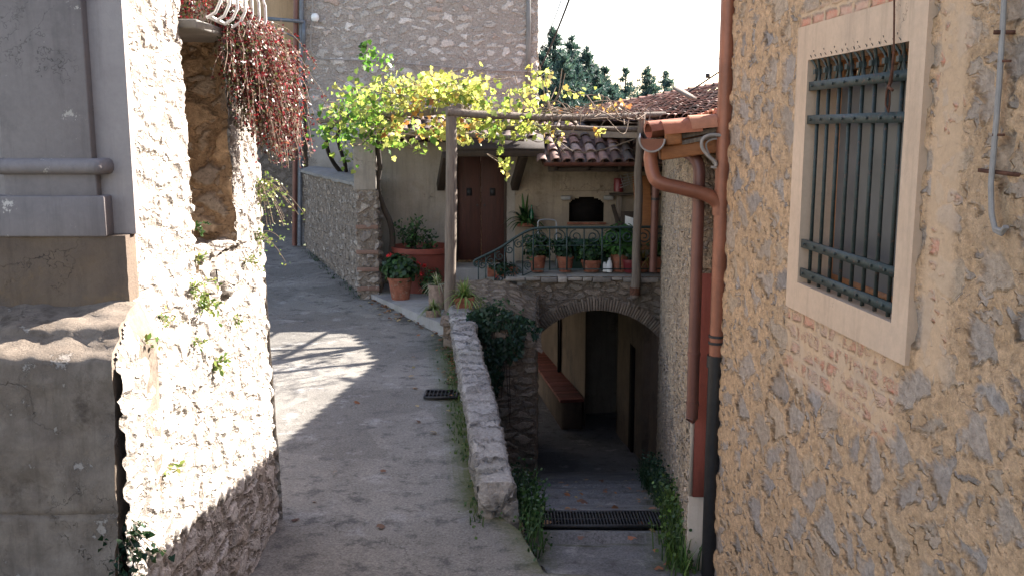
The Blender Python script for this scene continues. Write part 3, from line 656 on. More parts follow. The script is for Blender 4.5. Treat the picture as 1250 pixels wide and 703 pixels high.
# half-round gutter with its closed end
GT = thing('gutter', 'copper brown half-round gutter with closed end under the low eaves', 'gutter', (.86, 6.1, -.1))
mb = MB(); rg = .078; ang = np.linspace(np.pi, 2 * np.pi, 13); Yg = np.linspace(6.10, 17.5, 30)
cx = lambda Y: eavex(Y) - .045; zg = zE - .02
p = np.array([[(cx(Y) + rg * math.cos(a), Y, zg + rg * math.sin(a)) for a in ang] for Y in Yg]); mb.grid(p)
p2 = np.array([[(cx(Y) + (rg - .006) * math.cos(a), Y, zg + (rg - .006) * math.sin(a)) for a in ang] for Y in Yg]); mb.grid(p2)
part('trough', mb, M['copper'], GT, smooth=True)
mb = MB(); mb.poly([(cx(6.1) + rg * math.cos(a), 6.1, zg + rg * math.sin(a)) for a in ang]); mb.poly([(cx(6.1) + rg * math.cos(a), 6.115, zg + rg * math.sin(a)) for a in ang]); part('end_cap', mb, M['copper'], GT)
mb = MB(); mb.tube([(cx(6.1) + (rg + .002) * math.cos(a), 6.098, zg + (rg + .002) * math.sin(a)) for a in ang], .0065, 6); mb.tube([(cx(6.1) - rg, 6.1, zg), (cx(17) - rg, 17, zg)], .009, 6); part('rolled_rim', mb, M['cable_grey'], GT, smooth=True)
# roof of the house beyond, seen over the low eaves
RB = thing('tiled_house', 'farther low house under a wide worn tile roof below the trees', 'house', (3.4, 15, -3))
mb = MB(); RA, RBt, RC, RD = P(690, 148, 18.8), np.array((3.45, 13.0, .16)), P(960, 92, 20.5), P(708, 139, 20.0)
coppi(mb, RA, RBt, RC, RD, .20, .38, pal=[(.29, .17, .135), (.36, .235, .19), (.24, .15, .125), (.42, .31, .26), (.21, .16, .14), (.33, .18, .14)], jit=.02)
part('roof', mb, M['tiles'], RB, smooth=True, ang=50)
mb = MB(); ridge = [RD + (RC - RD) * t for t in np.linspace(0, 1, 26)]
for a, b in zip(ridge[:-1], ridge[1:]):
    d = (b - a) / np.linalg.norm(b - a); s2 = np.cross(d, (0, 0, 1.0)); an = np.linspace(0, np.pi, 6)
    V = [p + s2 * rr * math.cos(t) + np.array((0, 0, 1)) * (rr * math.sin(t) + dz) for p, rr, dz in ((a, .11, .02), (b + d * .05, .095, 0)) for t in an]
    mb.add(V, [(i, i + 1, 7 + i, 6 + i) for i in range(5)], None, np.array((.30, .16, .12)) * random.uniform(.7, 1.2))
part('ridge_tile', mb, M['tiles'], RB, smooth=True, ang=50)
mb = MB(); mb.add([RA - (0, 0, .1), RBt - (0, 0, .1), RBt - (0, 0, .3), RA - (0, 0, .3)], [(0, 1, 2, 3)]); mb.add([RC - (0, 0, .1), RD - (0, 0, .1), RD - (0, 0, 7), RC - (0, 0, 7)], [(0, 1, 2, 3)]); part('wall', mb, M['oven_plaster'], RB)
# antenna and plank on that roof
AN = thing('antenna', 'thin bent television antenna leaning over the tile roof edge', 'antenna', P(836, 116, 15.5))
mb = MB(); a, b = P(836, 116, 15.5), P(886, 83, 15.5); mb.tube([a, (a + b) / 2, b], .014, 6); part('mast', mb, M['darkiron'], AN)
mb = MB(); mb.tube([P(860, 49, 15.5), b], .006, 5); mb.tube([P(883, 79, 15.5), P(890, 93, 15.5)], .008, 5); part('aerial_rod', mb, M['darkiron'], AN)
mb = MB(); q = P(864, 93, 15.45); mb.box(q - (.03, .03, .035), q + (.03, .03, .035)); part('junction_box', mb, M['darkiron'], AN)
mb = MB(); mb.bar(P(826, 108, 15.2), P(846, 121, 14.6), .12, .03); solo('roof_board', mb, M['oldwood'], 'loose grey board lying on the tile roof under the antenna', 'board', P(836, 116, 15))

# downpipes
def bez(pts, n=8):                      # Catmull-Rom through the points
    pts = [np.asarray(q, float) for q in pts]; q = [2 * pts[0] - pts[1]] + pts + [2 * pts[-1] - pts[-2]]; out = []
    for i in range(1, len(q) - 2):
        for t in np.linspace(0, 1, n, endpoint=False):
            a, b, c, d = q[i - 1], q[i], q[i + 1], q[i + 2]
            out.append(.5 * (2 * b + (c - a) * t + (2 * a - 5 * b + 4 * c - d) * t * t + (3 * b - a - 3 * c + d) * t ** 3))
    out.append(pts[-1]); return np.array(out)
PX, PY = 1.33, 6.13; PX = (878 - 625) / F_PX * 6.2
DP = thing('downpipe', 'orange copper downpipe with black iron foot at the corner of the stone house', 'downpipe', (PX, PY, -3.1))
zj = P(878, 437, PY)[2]
mb = MB(); mb.tube([(PX, PY, z) for z in np.linspace(zj, 2.4, 8)], .049, 20); part('copper_pipe', mb, M['copper'], DP, smooth=True)
mb = MB()
for vv in (148, 160, 232, 245, 300, 340): z = P(878, vv, PY)[2]; mb.tube([(PX, PY, z - .006), (PX, PY, z + .006)], .0515, 20)
part('pipe_joint', mb, M['copper'], DP, smooth=True)
mb = MB(); mb.tube([(PX, PY, z) for z in np.linspace(-3.1, zj, 6)], .052, 20); mb.tube([(PX, PY, zj - .06), (PX, PY, zj + .02)], .062, 20); part('iron_pipe', mb, M['ironpipe'], DP, smooth=True)
mb = MB()
for vv in (410, 418, 447): z = P(878, vv, PY)[2]; mb.tube([(PX, PY, z - .008), (PX, PY, z + .008)], .056, 20); mb.bar((PX, PY + .05, z), (PX + .1, PY + .17, z), .02, .012)
part('bracket', mb, M['darkiron'], DP, smooth=True)
mb = MB(); zb = zE - .1
el = bez([(cx(6.2), 6.2, zg - rg + .01), (cx(6.2) - .005, 6.2, zg - rg - .06), P(802, 221, 6.16), P(832, 230, 6.14), P(862, 238, 6.13), P(876, 248, 6.13), P(878, 262, 6.13)], 8)
mb.tube(el, .044, 18); part('elbow_pipe', mb, M['copper'], DP, smooth=True)
D2 = thing('downpipe', 'dark brown downpipe against the low house wall with a cut-off lower end', 'downpipe', (1.35, 7.0, -2.1))
mb = MB(); el = bez([P(832, 184, 6.36), P(846, 191, 6.3), P(853, 205, 6.27), P(853, 230, 6.26), P(851, 300, 6.26), P(848, 400, 6.26), P(845, 500, 6.26), P(844, 510, 6.26)], 6)
mb.tube(el, .040, 16); part('pipe', mb, M['brownpipe'], D2, smooth=True)
mb = MB()
for vv, uu in ((243, 852.5), (432, 847), (492, 845.5)): q = P(uu, vv, 6.26); mb.tube([q - (0, 0, .012), q + (0, 0, .012)], .044, 16)
part('bracket', mb, M['brownpipe'], D2, smooth=True)
D3 = thing('downpipe', 'old brown downpipe behind the pergola post at the end of the railing', 'downpipe', P(799, 330, 15.0))
mb = MB(); mb.tube([P(801, 205, 15.2), P(799, 270, 15.2), P(797, 332, 15.2)], .06, 14); part('pipe', mb, M['brownpipe'], D3, smooth=True)
mb = MB(); q = P(800, 243, 15.2); mb.tube([q - (0, 0, .02), q + (0, 0, .02)], .068, 14); part('bracket', mb, M['ironpipe'], D3, smooth=True)
mb = MB(); mb.tube(bez([P(884, 166, 6.1), P(868, 165, 6.1), P(858, 170, 6.1), P(857, 180, 6.1), P(864, 190, 6.1), P(873, 198, 6.1), P(874, 203, 6.1)]), .011, 8)
mb.tube(bez([P(886, 172, 6.12), P(872, 170, 6.12), P(862, 176, 6.12), P(866, 190, 6.12), P(874, 204, 6.12)]), .006, 6); mb.bar(P(868, 204, 6.12), P(878, 205, 6.12), .02, .015)
solo('cable_loop', mb, M['cable_grey'], 'grey cable loop drooping under the rafter beside the copper pipe', 'cable', P(866, 180, 6.1), smooth=True)

# ------------------------------------------------------------------ chapel corner on the left
CH = thing('chapel', 'grey plastered chapel corner with a panelled pilaster on a brown plinth', 'chapel', (-2.2, 4.5, -3))
YF = 4.45
def fx(u, z=0): return (u - 625) / F_PX * (YF * c_ - z * s_)
zt_ = lambda v: P(80, v, YF)[2]
zpl = zt_(286); zbt = zt_(365)
mb = MB(); mb.box((-6, YF, zpl), (fx(158, 0), YF + .05, 3.2)); part('wall', mb, M['chapel_light'], CH, bevel=.004)
mb = MB(); mb.box((fx(8), YF - .055, zt_(210)), (fx(116), YF + .02, 3.2)); part('pilaster_shaft', mb, M['chapel'], CH, bevel=.006)
mb = MB(); mb.box((fx(6), YF - .05, zt_(240)), (fx(119), YF + .02, zt_(208))); mb.box((fx(-14), YF - .085, zpl - .004), (fx(131), YF + .02, zt_(238))); part('pilaster_base', mb, M['chapel'], CH, bevel=.008)
mb = MB(); zc = zt_(203); pr_ = [(YF + .0, .036), (YF - .06, .036), (YF - .085, .026), (YF - .097, .006), (YF - .095, -.014), (YF - .08, -.03), (YF - .055, -.036), (YF, -.036)]
x0, x1 = fx(2), fx(122)
mb.grid(np.array([[(x0, y, zc + z) for y, z in pr_], [(x1, y, zc + z) for y, z in pr_]])); an = np.linspace(0, np.pi / 2, 6)
mb.grid(np.array([[(x1 + (YF - y) * .55 * math.sin(a) , YF - (YF - y) * math.cos(a), zc + z) for y, z in pr_] for a in an]))
part('torus_moulding', mb, M['chapel'], CH, smooth=True)
mb = MB(); gx = np.linspace(-6, fx(162, -.6), 100); gz = np.linspace(-3.6, zpl, 80)
g = np.zeros((100, 80, 3)); g[..., 0] = gx[:, None]; g[..., 2] = gz[None]; g[..., 1] = YF - .07; g[..., 1] += .012 * vnoise(g * 6, 2) + .008 * vnoise(g * 24, 3)
mb.grid(g); 
t0_ = g[:, -1].copy(); t1_ = t0_.copy(); t1_[:, 1] = YF + .05; mb.grid(np.stack([t0_, t1_], 1)); q0 = g[-1].copy(); q1 = q0.copy(); q1[:, 1] = YF + .05; mb.grid(np.stack([q0, q1], 0))
part('plinth', mb, M['plinth'], CH, smooth=True)
# sloping buttress block in front of the plinth
mb = MB(); prof = [(YF - .05, -.785), (YF - .10, -.795), (4.13, -.862), (4.115, -.868), (4.10, -.89), (3.97, -.935), (3.93, -.96), (3.915, -1.02), (3.91, -1.10), (3.89, -1.60), (3.90, -1.612), (3.905, -1.618), (3.89, -1.63), (3.85, -2.4), (3.82, -3.6)]
pp = np.array(prof); tt = np.concatenate([[0], np.cumsum(np.linalg.norm(np.diff(pp, axis=0), axis=1))]); ts = np.linspace(0, tt[-1], 160)
py, pz = np.interp(ts, tt, pp[:, 0]), np.interp(ts, tt, pp[:, 1])
xs = np.linspace(-4, 0, 120); g = np.zeros((120, 160, 3)); xr = np.array([leftx(4.0, q) for q in pz]) + bulge(np.minimum(py, 4.2), pz) - np.interp(pz, [-2.4, -1.5, -1.0, -.8], [.06, .03, .015, .0])
g[..., 0] = xs[:, None] * 1.0 + xr[None]; g[..., 1] = py[None]; g[..., 2] = pz[None]
nn = vnoise(g * 6, 8) * .02 + vnoise(g * 19, 9) * .010 + vnoise(g * 45, 5) * .004; g[..., 1] -= nn; g[..., 2] += nn * .7
mb.grid(g); e0_ = g[-1].copy(); e1_ = e0_.copy(); e1_[:, 1] = YF; e1_[:, 0] -= .01; mb.grid(np.stack([e0_, e1_], 0))
solo('buttress', mb, M['buttress'], 'weathered stone buttress with sloping cracked top against the chapel plinth', 'buttress', (-2.2, 4.0, -3.6), smooth=True, ang=60)

# ------------------------------------------------------------------ tall rubble wall on the left, with its niche
SWL = thing('stone_wall', 'tall sunlit rubble wall with a deep niche along the street', 'wall', (-1.8, 6, -3.2))
mb = MB(); X_ = lambda Y: leftx(Y, -.6); zn = -.76
kw = dict(res=.014, batter=BAT, uvY=True)
def but_hole(cen, uvc): return cen[:, 1] < np.interp(cen[:, 2], pp[::-1, 1], pp[::-1, 0]) + .012
strip(mb, [(X_(3.9), 3.9), (X_(7.12), 7.12)], -3.5, zn, hole=but_hole, push=bulge, **kw)
strip(mb, [(X_(4.47), 4.47), (X_(5.46), 5.46)], zn, 2.6, **kw)
strip(mb, [(X_(6.36), 6.36), (X_(7.12), 7.12)], zn, 1.6, **kw)
strip(mb, [(X_(7.12), 7.12), (-4.2, 7.4)], -3.5, 1.6, res=.05, batter=.03, u0=7.12)
part('wall_face', mb, M['left_wall'], SWL, smooth=True, ang=180)
mb = MB(); strip(mb, [(X_(5.46), 5.46), (-2.5, 5.46), (-2.5, 6.36), (X_(6.36), 6.36)], zn - .05, 1.6, res=.025, batter=.03)
part('niche_face', mb, M['niche_wall'], SWL, smooth=True, ang=180)
mb = MB(); g = np.zeros((40, 40, 3)); g[..., 0] = np.linspace(-2.5, X_(5.7) + .03, 40)[:, None]; g[..., 1] = np.linspace(5.4, 6.45, 40)[None]; g[..., 2] = zn + .03
g[..., 2] += .035 * vnoise(g * 9, 3); mb.grid(g, g[..., :2]); part('ledge', mb, M['left_wall'], SWL, smooth=True, ang=180)
mb = MB(); lq = LW(262, 345)
for k, (uu, vv, sz) in enumerate(((262, 338, .11), (252, 352, .08), (275, 352, .07))):
    q = LW(uu, vv); V = RNG.normal(size=(26, 3)); V /= np.linalg.norm(V, axis=1)[:, None]
    th_ = np.linspace(0, np.pi, 8); ph_ = np.linspace(0, 2 * np.pi, 13)
    g = np.array([[(math.sin(t) * math.cos(p_), math.sin(t) * math.sin(p_), math.cos(t)) for p_ in ph_] for t in th_]); rr = 1 + .35 * vnoise(g * 1.7 + 9 * k, 4)[..., None]
    g = g * rr * np.array((sz * .9, sz * 1.2, sz * .7)) + q + (-.0, 0, 0); mb.grid(g, g[..., 1:])
part('jutting_stone', mb, M['left_wall'], SWL, smooth=True)

# balcony above the niche
BA = thing('balcony', 'small balcony with white bellied iron railing above the wall niche', 'balcony', (-1.9, 5.8, .5))
mb = MB(); mb.box((-2.5, 5.48, .555), (-1.74, 6.5, .605)); part('slab', mb, M['concrete'], BA, bevel=.01)
mb = MB(); mb.bar((-1.68, 5.5, .62), (-1.74, 6.38, .62), .03, .012); mb.bar((-1.68, 5.5, 1.35), (-1.74, 6.38, 1.35), .04, .02); mb.bar((-2.5, 6.38, .62), (-1.68, 6.38, .62), .03, .012); mb.bar((-2.5, 6.38, 1.35), (-1.74, 6.38, 1.35), .04, .02)
part('rail', mb, M['whiteiron'], BA)
for k in range(10):
    t = k / 9
    bx, by, dx, dy = (-1.68, 5.4 + .97 * k / 6, 1, 0) if k < 7 else (-1.82 - .25 * (k - 7), 6.38, 0, 1)
    mb = MB(); mb.tube([(bx + dx * o, by + dy * o, .6 + h) for h, o in ((0, .02), (.03, .07), (.09, .10), (.18, .10), (.30, .06), (.5, .02), (.75, 0))], .009, 6); part('baluster', mb, M['whiteiron'], BA, smooth=True)

# ------------------------------------------------------------------ back of the street: big stone house, far house, garden wall
BH = thing('stone_house', 'big grey rubble house rising behind the grapevine at the end of the street', 'house', (-2, 21, -2.5))
mb = MB(); strip(mb, [(-4.2, 30), (-4.42, 21), (.56, 21), (.5, 30)], -2.9, 5.2, .05); part('wall', mb, M['big_house'], BH, smooth=True, ang=180)
mb = MB(); mb.add([(-4.9, 20.6, 5.0), (1.0, 20.6, 5.0), (1, 25.5, 6.6), (-4.9, 25.5, 6.6), (1, 30.5, 5), (-4.9, 30.5, 5)], [(0, 1, 2, 3), (3, 2, 4, 5)], None, (.3, .14, .1)); part('roof', mb, M['tiles'], BH)
mb = MB(); mb.box((-4.36, 20.93, -1.9), (-2.3, 20.985, .35)); part('plaster_patch', mb, M['wall_plaster'], BH)
mb = MB(); mb.box((.30, 20.95, .6), (.40, 20.99, 3.2)); part('mortar_band', mb, M['concrete'], BH)
FH = thing('plastered_house', 'ochre plastered house over dark stone closing the far end of the alley', 'house', (-6.5, 25, -2.6))
mb = MB(); strip(mb, [(-10, 24.4), (-5.4, 25.2), (-4.9, 27)], -2.9, 1.4, .08); part('wall', mb, M['dark_stone'], FH, smooth=True, ang=180)
mb = MB(); strip(mb, [(-10, 24.38), (-5.38, 25.18), (-4.8, 27)], 1.4, 5.0, .5); part('upper_wall', mb, M['ochre_plaster'], FH)
mb = MB(); mb.add([(-10.4, 24, 4.9), (-5, 24.8, 4.9), (-5, 29, 6.2), (-10.4, 29, 6.2)], [(0, 1, 2, 3)], None, (.3, .14, .1)); part('roof', mb, M['tiles'], FH)
for uu, mt, rr, lab, vt in ((359.5, 'brownpipe', .055, 'dark brown drainpipe on the corner of the grey rubble house at the alley', -20), (366, 'greypipe', .05, 'blue grey drainpipe beside the brown one at the alley corner', -20)):
    q = P(uu, 300, 20.85 - .01 * uu / 366); mb = MB(); mb.tube([q, P(uu + 1, 150, 20.85), P(uu + 2, vt, 20.85)], rr, 12); solo('drainpipe', mb, M[mt], lab, 'drainpipe', q, smooth=True)
mb = MB(); mb.bar(P(325, 23, 20.7), P(371, 27, 20.7), .06, .07); mb.bar(P(371, 26, 20.7), P(371, 60, 20.7), .06, .05, (0, 1, 0)); mb.bar(P(327, 30, 20.7), P(364, 48, 20.7), .03, .03)
solo('iron_bracket', mb, M['greypipe'], 'grey iron wall bracket reaching over the alley by the drainpipes', 'bracket', P(371, 26, 20.7))
mb = MB(); mb.tube(bez([P(382, -10, 20.9), P(381, 30, 20.9), P(379, 55, 20.9), P(383, 66, 20.9), P(395, 72, 20.9), P(440, 74, 20.9), P(520, 80, 20.9), P(600, 86, 20.9), P(655, 88, 20.9)]), .014, 6)
solo('house_cable', mb, M['cable_grey'], 'thin grey cable curving down and across the grey rubble house', 'cable', P(382, 0, 20.9), smooth=True)
mb = MB(); q = P(384.5, 22, 20.85); mb.lathe([(0, -.09), (.05, -.08), (.085, -.03), (.085, .03), (.05, .08), (0, .09)], q, 16); solo('wall_lamp', mb, M['white'], 'round white lamp high on the grey rubble house by its corner', 'lamp', q, smooth=True)
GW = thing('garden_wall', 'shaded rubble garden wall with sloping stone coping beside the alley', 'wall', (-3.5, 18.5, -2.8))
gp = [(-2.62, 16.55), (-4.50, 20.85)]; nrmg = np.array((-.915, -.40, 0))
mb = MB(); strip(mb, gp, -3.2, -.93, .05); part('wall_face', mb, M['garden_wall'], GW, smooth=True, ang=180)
mb = MB(); a, b = np.array((*gp[0], -.90)), np.array((*gp[1], -.84)); n_ = 60
g = np.array([[a + (b - a) * t + np.array((.915, .4, 0)) * w_ + np.array((0, 0, hh)) for w_, hh in ((-.07, -.05), (-.07, .0), (.15, .07), (.42, .05))] for t in np.linspace(0, 1, n_)]); g += .015 * vnoise(g * 5, 2)[..., None]
mb.grid(g, g[..., :2]); part('coping', mb, M['concrete'], GW, smooth=True, ang=60)
PI_ = thing('gate_pillar', 'square masonry pillar at the street end of the garden wall', 'pillar', (-2.45, 16.45, -2.9))
mb = MB(); strip(mb, [(-2.64, 16.9), (-2.64, 16.3), (-2.28, 16.3), (-2.28, 16.9)], -3.1, -1.0, .03); part('shaft', mb, M['garden_wall'], PI_, smooth=True, ang=180)
mb = MB(); mb.box((-2.67, 16.33, -1.0), (-2.30, 16.9, -.12)); part('plaster_top', mb, M['wall_plaster'], PI_, bevel=.01)
mb = MB(); 
for zz in (-1.62, -2.05, -2.35, -2.68): mb.box((-2.655, 16.285, zz - .035), (-2.275, 16.31, zz + .035), None, (.20, .125, .095))
part('brick_course', mb, M['brickbench'], PI_, bevel=.006)

# ------------------------------------------------------------------ house with the double door and the oven, its roof, awning
OH = thing('oven_house', 'plastered house with brown double door and small oven hatch behind the balcony', 'house', (0, 17.5, -2.8))
DX0, DX1 = (556 - 625) / F_PX * 17.5, (618 - 625) / F_PX * 17.55; dz0 = -2.37; dz1 = -.22
OX0, OX1 = (695 - 625) / F_PX * 17.55, (736 - 625) / F_PX * 17.55; oz0, oz1 = P(700, 271, 17.5)[2], P(700, 247, 17.5)[2]
def oh_hole(cen, uvc): return ((cen[:, 0] > DX0) & (cen[:, 0] < DX1) & (cen[:, 2] < dz1)) | ((cen[:, 0] > OX0) & (cen[:, 0] < OX1) & (cen[:, 2] > oz0) & (cen[:, 2] < oz1 + .10 * (1 - ((cen[:, 0] - (OX0 + OX1) / 2) / (OX1 - OX0) * 2) ** 2)))
def wobble(g): g[..., 1] += .012 * vnoise(g * 2.2, 5) + .005 * vnoise(g * 8, 6)
def plaster_sheet(x0, x1, z0, z1, Y, hole=None, res=.025, mat=None, name='wall'):
    mb = MB(); nx_, nz_ = int((x1 - x0) / res), int((z1 - z0) / res); g = np.zeros((nx_ + 1, nz_ + 1, 3)); g[..., 0] = np.linspace(x0, x1, nx_ + 1)[:, None]; g[..., 2] = np.linspace(z0, z1, nz_ + 1)[None]; g[..., 1] = Y
    wobble(g); i = np.arange(g.shape[0] * g.shape[1]).reshape(g.shape[:2]); f = np.stack([i[:-1, :-1], i[1:, :-1], i[1:, 1:], i[:-1, 1:]], -1).reshape(-1, 4)
    if hole is not None: cen = g.reshape(-1, 3)[f].mean(1); f = f[~hole(cen, None)]
    mb.add(g.reshape(-1, 3), f, g.reshape(-1, 3)[f][..., [0, 2]]); return mb
part('wall', plaster_sheet(-2.6, DX1 + .16, -3.0, -.02, 17.5, oh_hole), M['wall_plaster'], OH, smooth=True, ang=180)
part('wall', plaster_sheet(DX1 + .16, 3.2, -3.0, -.02, 17.49, oh_hole), M['oven_plaster'], OH, smooth=True, ang=180)
mb = MB(); mb.poly([(-2.6, 17.52, -.02), (-2.6, 21.2, -.02), (-2.6, 21.2, -3), (-2.6, 17.52, -3)]); mb.poly([(3.2, 17.5, -.02), (3.2, 21, -.02), (3.2, 21, -3), (3.2, 17.5, -3)]); part('wall', mb, M['wall_plaster'], OH)
dm = (DX0 + DX1) / 2
mb = MB(); mb.box((DX0 - .01, 17.5, dz1 - .03), (DX1 + .01, 17.62, dz1 + .06)); mb.box((DX0 - .005, 17.49, dz0), (DX0 + .04, 17.62, dz1)); mb.box((DX1 - .04, 17.49, dz0), (DX1 + .005, 17.62, dz1)); part('door_frame', mb, M['darkwood'], OH, bevel=.004)
for a, b in ((DX0 + .04, dm - .006), (dm + .006, DX1 - .04)):
    mb = MB(); mb.box((a, 17.56, dz0 + .01), (b, 17.60, dz1 - .03)); 
    d_ = part('door', mb, M['doorwood'], OH, bevel=.004)
    mb = MB(); cx_ = (a + b) / 2; mb.tube([(b - .06 if a < dm - .1 else a + .06, 17.53, -1.35), (b - .06 if a < dm - .1 else a + .06, 17.56, -1.35)], .02, 8)
    part('handle', mb, M['darkiron'], d_); mb = MB(); mb.box((cx_ - .05, 17.552, -1.18), (cx_ + .05, 17.562, -1.04)); part('grille_plate', mb, M['darkiron'], d_)
mb = MB(); mb.box((OX0 - .03, 17.7, oz0 - .05), (OX1 + .03, 17.72, oz1 + .2)); mb.box((OX0 + .06, 17.66, oz0), (OX1 - .06, 17.69, oz1 - .03)); part('oven_hatch', mb, M['void'], OH)
mb = MB(); mb.box((OX0 - .04, 17.43, oz0 - .045), (OX1 + .05, 17.52, oz0 - .005)); part('hatch_sill', mb, M['terracotta'], OH, bevel=.008)
for s_x in (OX0 - .14, OX1 + .02):
    mb = MB(); q = P(0, 241, 17.5)[2]; mb.box((s_x - .02, 17.38, q - .045), (s_x + .16, 17.5, q + .03)); part('stone_bracket', mb, M['slab'], OH, bevel=.02)
mb = MB(); mb.box((OX0 - .18, 17.455, P(0, 233, 17.5)[2]), (OX1 + .25, 17.5, P(0, 208, 17.5)[2])); part('hood_lintel', mb, M['oven_plaster'], OH, bevel=.012)
mb = MB(); lA, lB = np.array(((662 - 625) / F_PX * 16.5, 16.5, -.54)), np.array((2.85, 16.5, -.54))
coppi(mb, lA, lB, (3.0, 18.4, .22), (.3, 18.4, .22), .21, .34, pal=[(.20, .115, .09), (.26, .16, .13), (.15, .095, .08), (.33, .24, .20), (.13, .105, .095)], jit=.02)
coppi(mb, (-2.6, 17.3, -.16), (.35, 17.3, -.16), (.35, 18.6, .26), (-2.6, 18.6, .26), .21, .34, jit=.02, pal=[(.16, .10, .08), (.20, .13, .105), (.13, .09, .075), (.24, .18, .15)])
part('roof', mb, M['tiles'], OH, smooth=True, ang=50)
mb = MB(); mb.add([(-2.6, 18.6, .25), (3, 18.45, .22), (3, 21, -.3), (-2.6, 21, -.3)], [(0, 1, 2, 3)], None, (.2, .1, .08)); part('rear_roof', mb, M['tiles'], OH)
mb = MB(); gz_ = P(700, 200, 16.45)[2]; an = np.linspace(np.pi, 2 * np.pi, 9); p = np.array([[(x, 16.42 + .07 * math.cos(a), gz_ + .02 + .07 * math.sin(a)) for a in an] for x in (lA[0] + .02, 2.3)]); mb.grid(p)
for x in (lA[0] + .02, 2.3): mb.poly([(x, 16.42 + .07 * math.cos(a), gz_ + .02 + .07 * math.sin(a)) for a in an])
part('roof_gutter', mb, M['brownpipe'], OH, smooth=True)
mb = MB()
for x in (.75, 1.3, 1.85, 2.4): mb.bar((x, 16.5, -.63), (x, 17.55, -.20), .07, .09)
mb.bar((.62, 16.62, -.66), (2.6, 16.62, -.66), .09, .09); part('rafter', mb, M['darkwood'], OH)
AW = thing('door_canopy', 'dark wooden canopy on two slanting brackets over the double door', 'canopy', (-.5, 17.2, -.3))
ax0, ax1 = (548 - 625) / F_PX * 16.8, (664 - 625) / F_PX * 16.8
mb = MB(); mb.add([(ax0, 16.7, -.30), (ax1, 16.7, -.30), (ax1, 17.5, -.05), (ax0, 17.5, -.05), (ax0, 16.7, -.36), (ax1, 16.7, -.36), (ax1, 17.5, -.11), (ax0, 17.5, -.11)], [(0, 1, 2, 3), (7, 6, 5, 4), (0, 4, 5, 1), (1, 5, 6, 2), (0, 3, 7, 4)]); part('board_roof', mb, M['darkwood'], AW)
mb = MB(); mb.bar((ax0, 16.72, -.40), (ax1, 16.72, -.40), .09, .10); part('front_beam', mb, M['darkwood'], AW, bevel=.006)
for uu in (541, 632):
    x = (uu - 625) / F_PX * 17.3; mb = MB(); mb.bar((x + .10, 16.8, -.42), (x - .06, 17.48, -1.02), .13, .16); part('bracket', mb, M['darkwood'], AW, bevel=.008)

# ------------------------------------------------------------------ arched bridge carrying the balcony, and the passage under it
BR = thing('arch_bridge', 'old rubble arch carrying the balcony over the sunken lane', 'bridge', (1.4, 15.5, -5.6))
YB = 15.5; AX0, AX1 = .40, 2.42; zsp, zcr = P(700, 412, YB)[2], P(700, 378, YB)[2]; half = (AX1 - AX0) / 2; rise = zcr - zsp; Rr = (half ** 2 + rise ** 2) / (2 * rise); acx, acz = (AX0 + AX1) / 2, zcr - Rr
def arch_hole(cen, uvc):
    x, z = cen[:, 0], cen[:, 2]; return (z > zdk - .02 + (x - .38) * .62) | (x > AX0) & (x < AX1) & ((z < zsp) | ((x - acx) ** 2 + (z - acz) ** 2 < Rr ** 2))
zdk = P(700, 336, YB)[2]
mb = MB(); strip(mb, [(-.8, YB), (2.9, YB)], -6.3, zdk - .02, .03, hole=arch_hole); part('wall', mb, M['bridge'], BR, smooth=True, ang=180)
mb = MB(); aa = math.asin(half / Rr); N_ = 54
for k in range(N_):
    a0, a1 = -aa + 2 * aa * k / N_ + .004, -aa + 2 * aa * (k + 1) / N_ - .004; r0, r1 = Rr - .005, Rr + .19 + random.uniform(-.035, .035)
    yy = YB - .03 - random.uniform(0, .02); V = []
    for y in (yy, YB + .55):
        V += [(acx + r_ * math.sin(a), y, acz + r_ * math.cos(a)) for a, r_ in ((a0, r0), (a1, r0), (a1, r1), (a0, r1))]
    mb.add(V, [(0, 1, 2, 3), (0, 4, 5, 1), (1, 5, 6, 2), (3, 2, 6, 7), (0, 3, 7, 4)], None, np.array((.22, .165, .12)) * random.uniform(.7, 1.2))
part('arch_ring', mb, M['brickbench'], BR, bevel=.008)
mb = MB(); x = -.1
while x < 2.6:
    w_ = random.uniform(.14, .4); h_ = random.uniform(.05, .085); mb.box((x, YB - random.uniform(.03, .08), zdk - h_ - .03), (x + w_ - .015, YB + .3, zdk - .03 + random.uniform(-.012, .012)), None, np.array((.27, .235, .2)) * random.uniform(.6, 1.45)); x += w_
part('coping_stone', mb, M['brickbench'], BR, bevel=.012)
mb = MB(); mb.box((.08, YB + .02, zdk - .3), (3.2, 17.47, zdk - .03)); part('deck', mb, M['concrete'], BR)
mb = MB(); mb.box((-1.05, 16.75, -2.8), (.08, 17.47, -2.39)); mb.box((-.45, 15.75, -2.8), (.075, 16.74, -2.60)); mb.box((-.2, 15.72, -2.62), (.07, 16.74, -2.43)); part('step', mb, M['slab'], BR, bevel=.012)
AB = thing('abutment', 'ivy grown rubble abutment between the parapet and the arch', 'abutment', (-.2, 13.2, -5))
mb = MB(); strip(mb, [(-.95, 13.0), (-.2, 12.95), (.33, 13.0), (.42, 15.52)], -6.1, -2.62, .03, hole=lambda c, u: (c[:, 1] < 13.1) & (c[:, 2] > -2.62 - np.clip(c[:, 0] + .1, 0, 1) * .7) | (c[:, 1] >= 13.1) & (c[:, 2] > -2.92 + (c[:, 1] - 13) * .1)); part('wall', mb, M['bridge'], AB, smooth=True, ang=180)
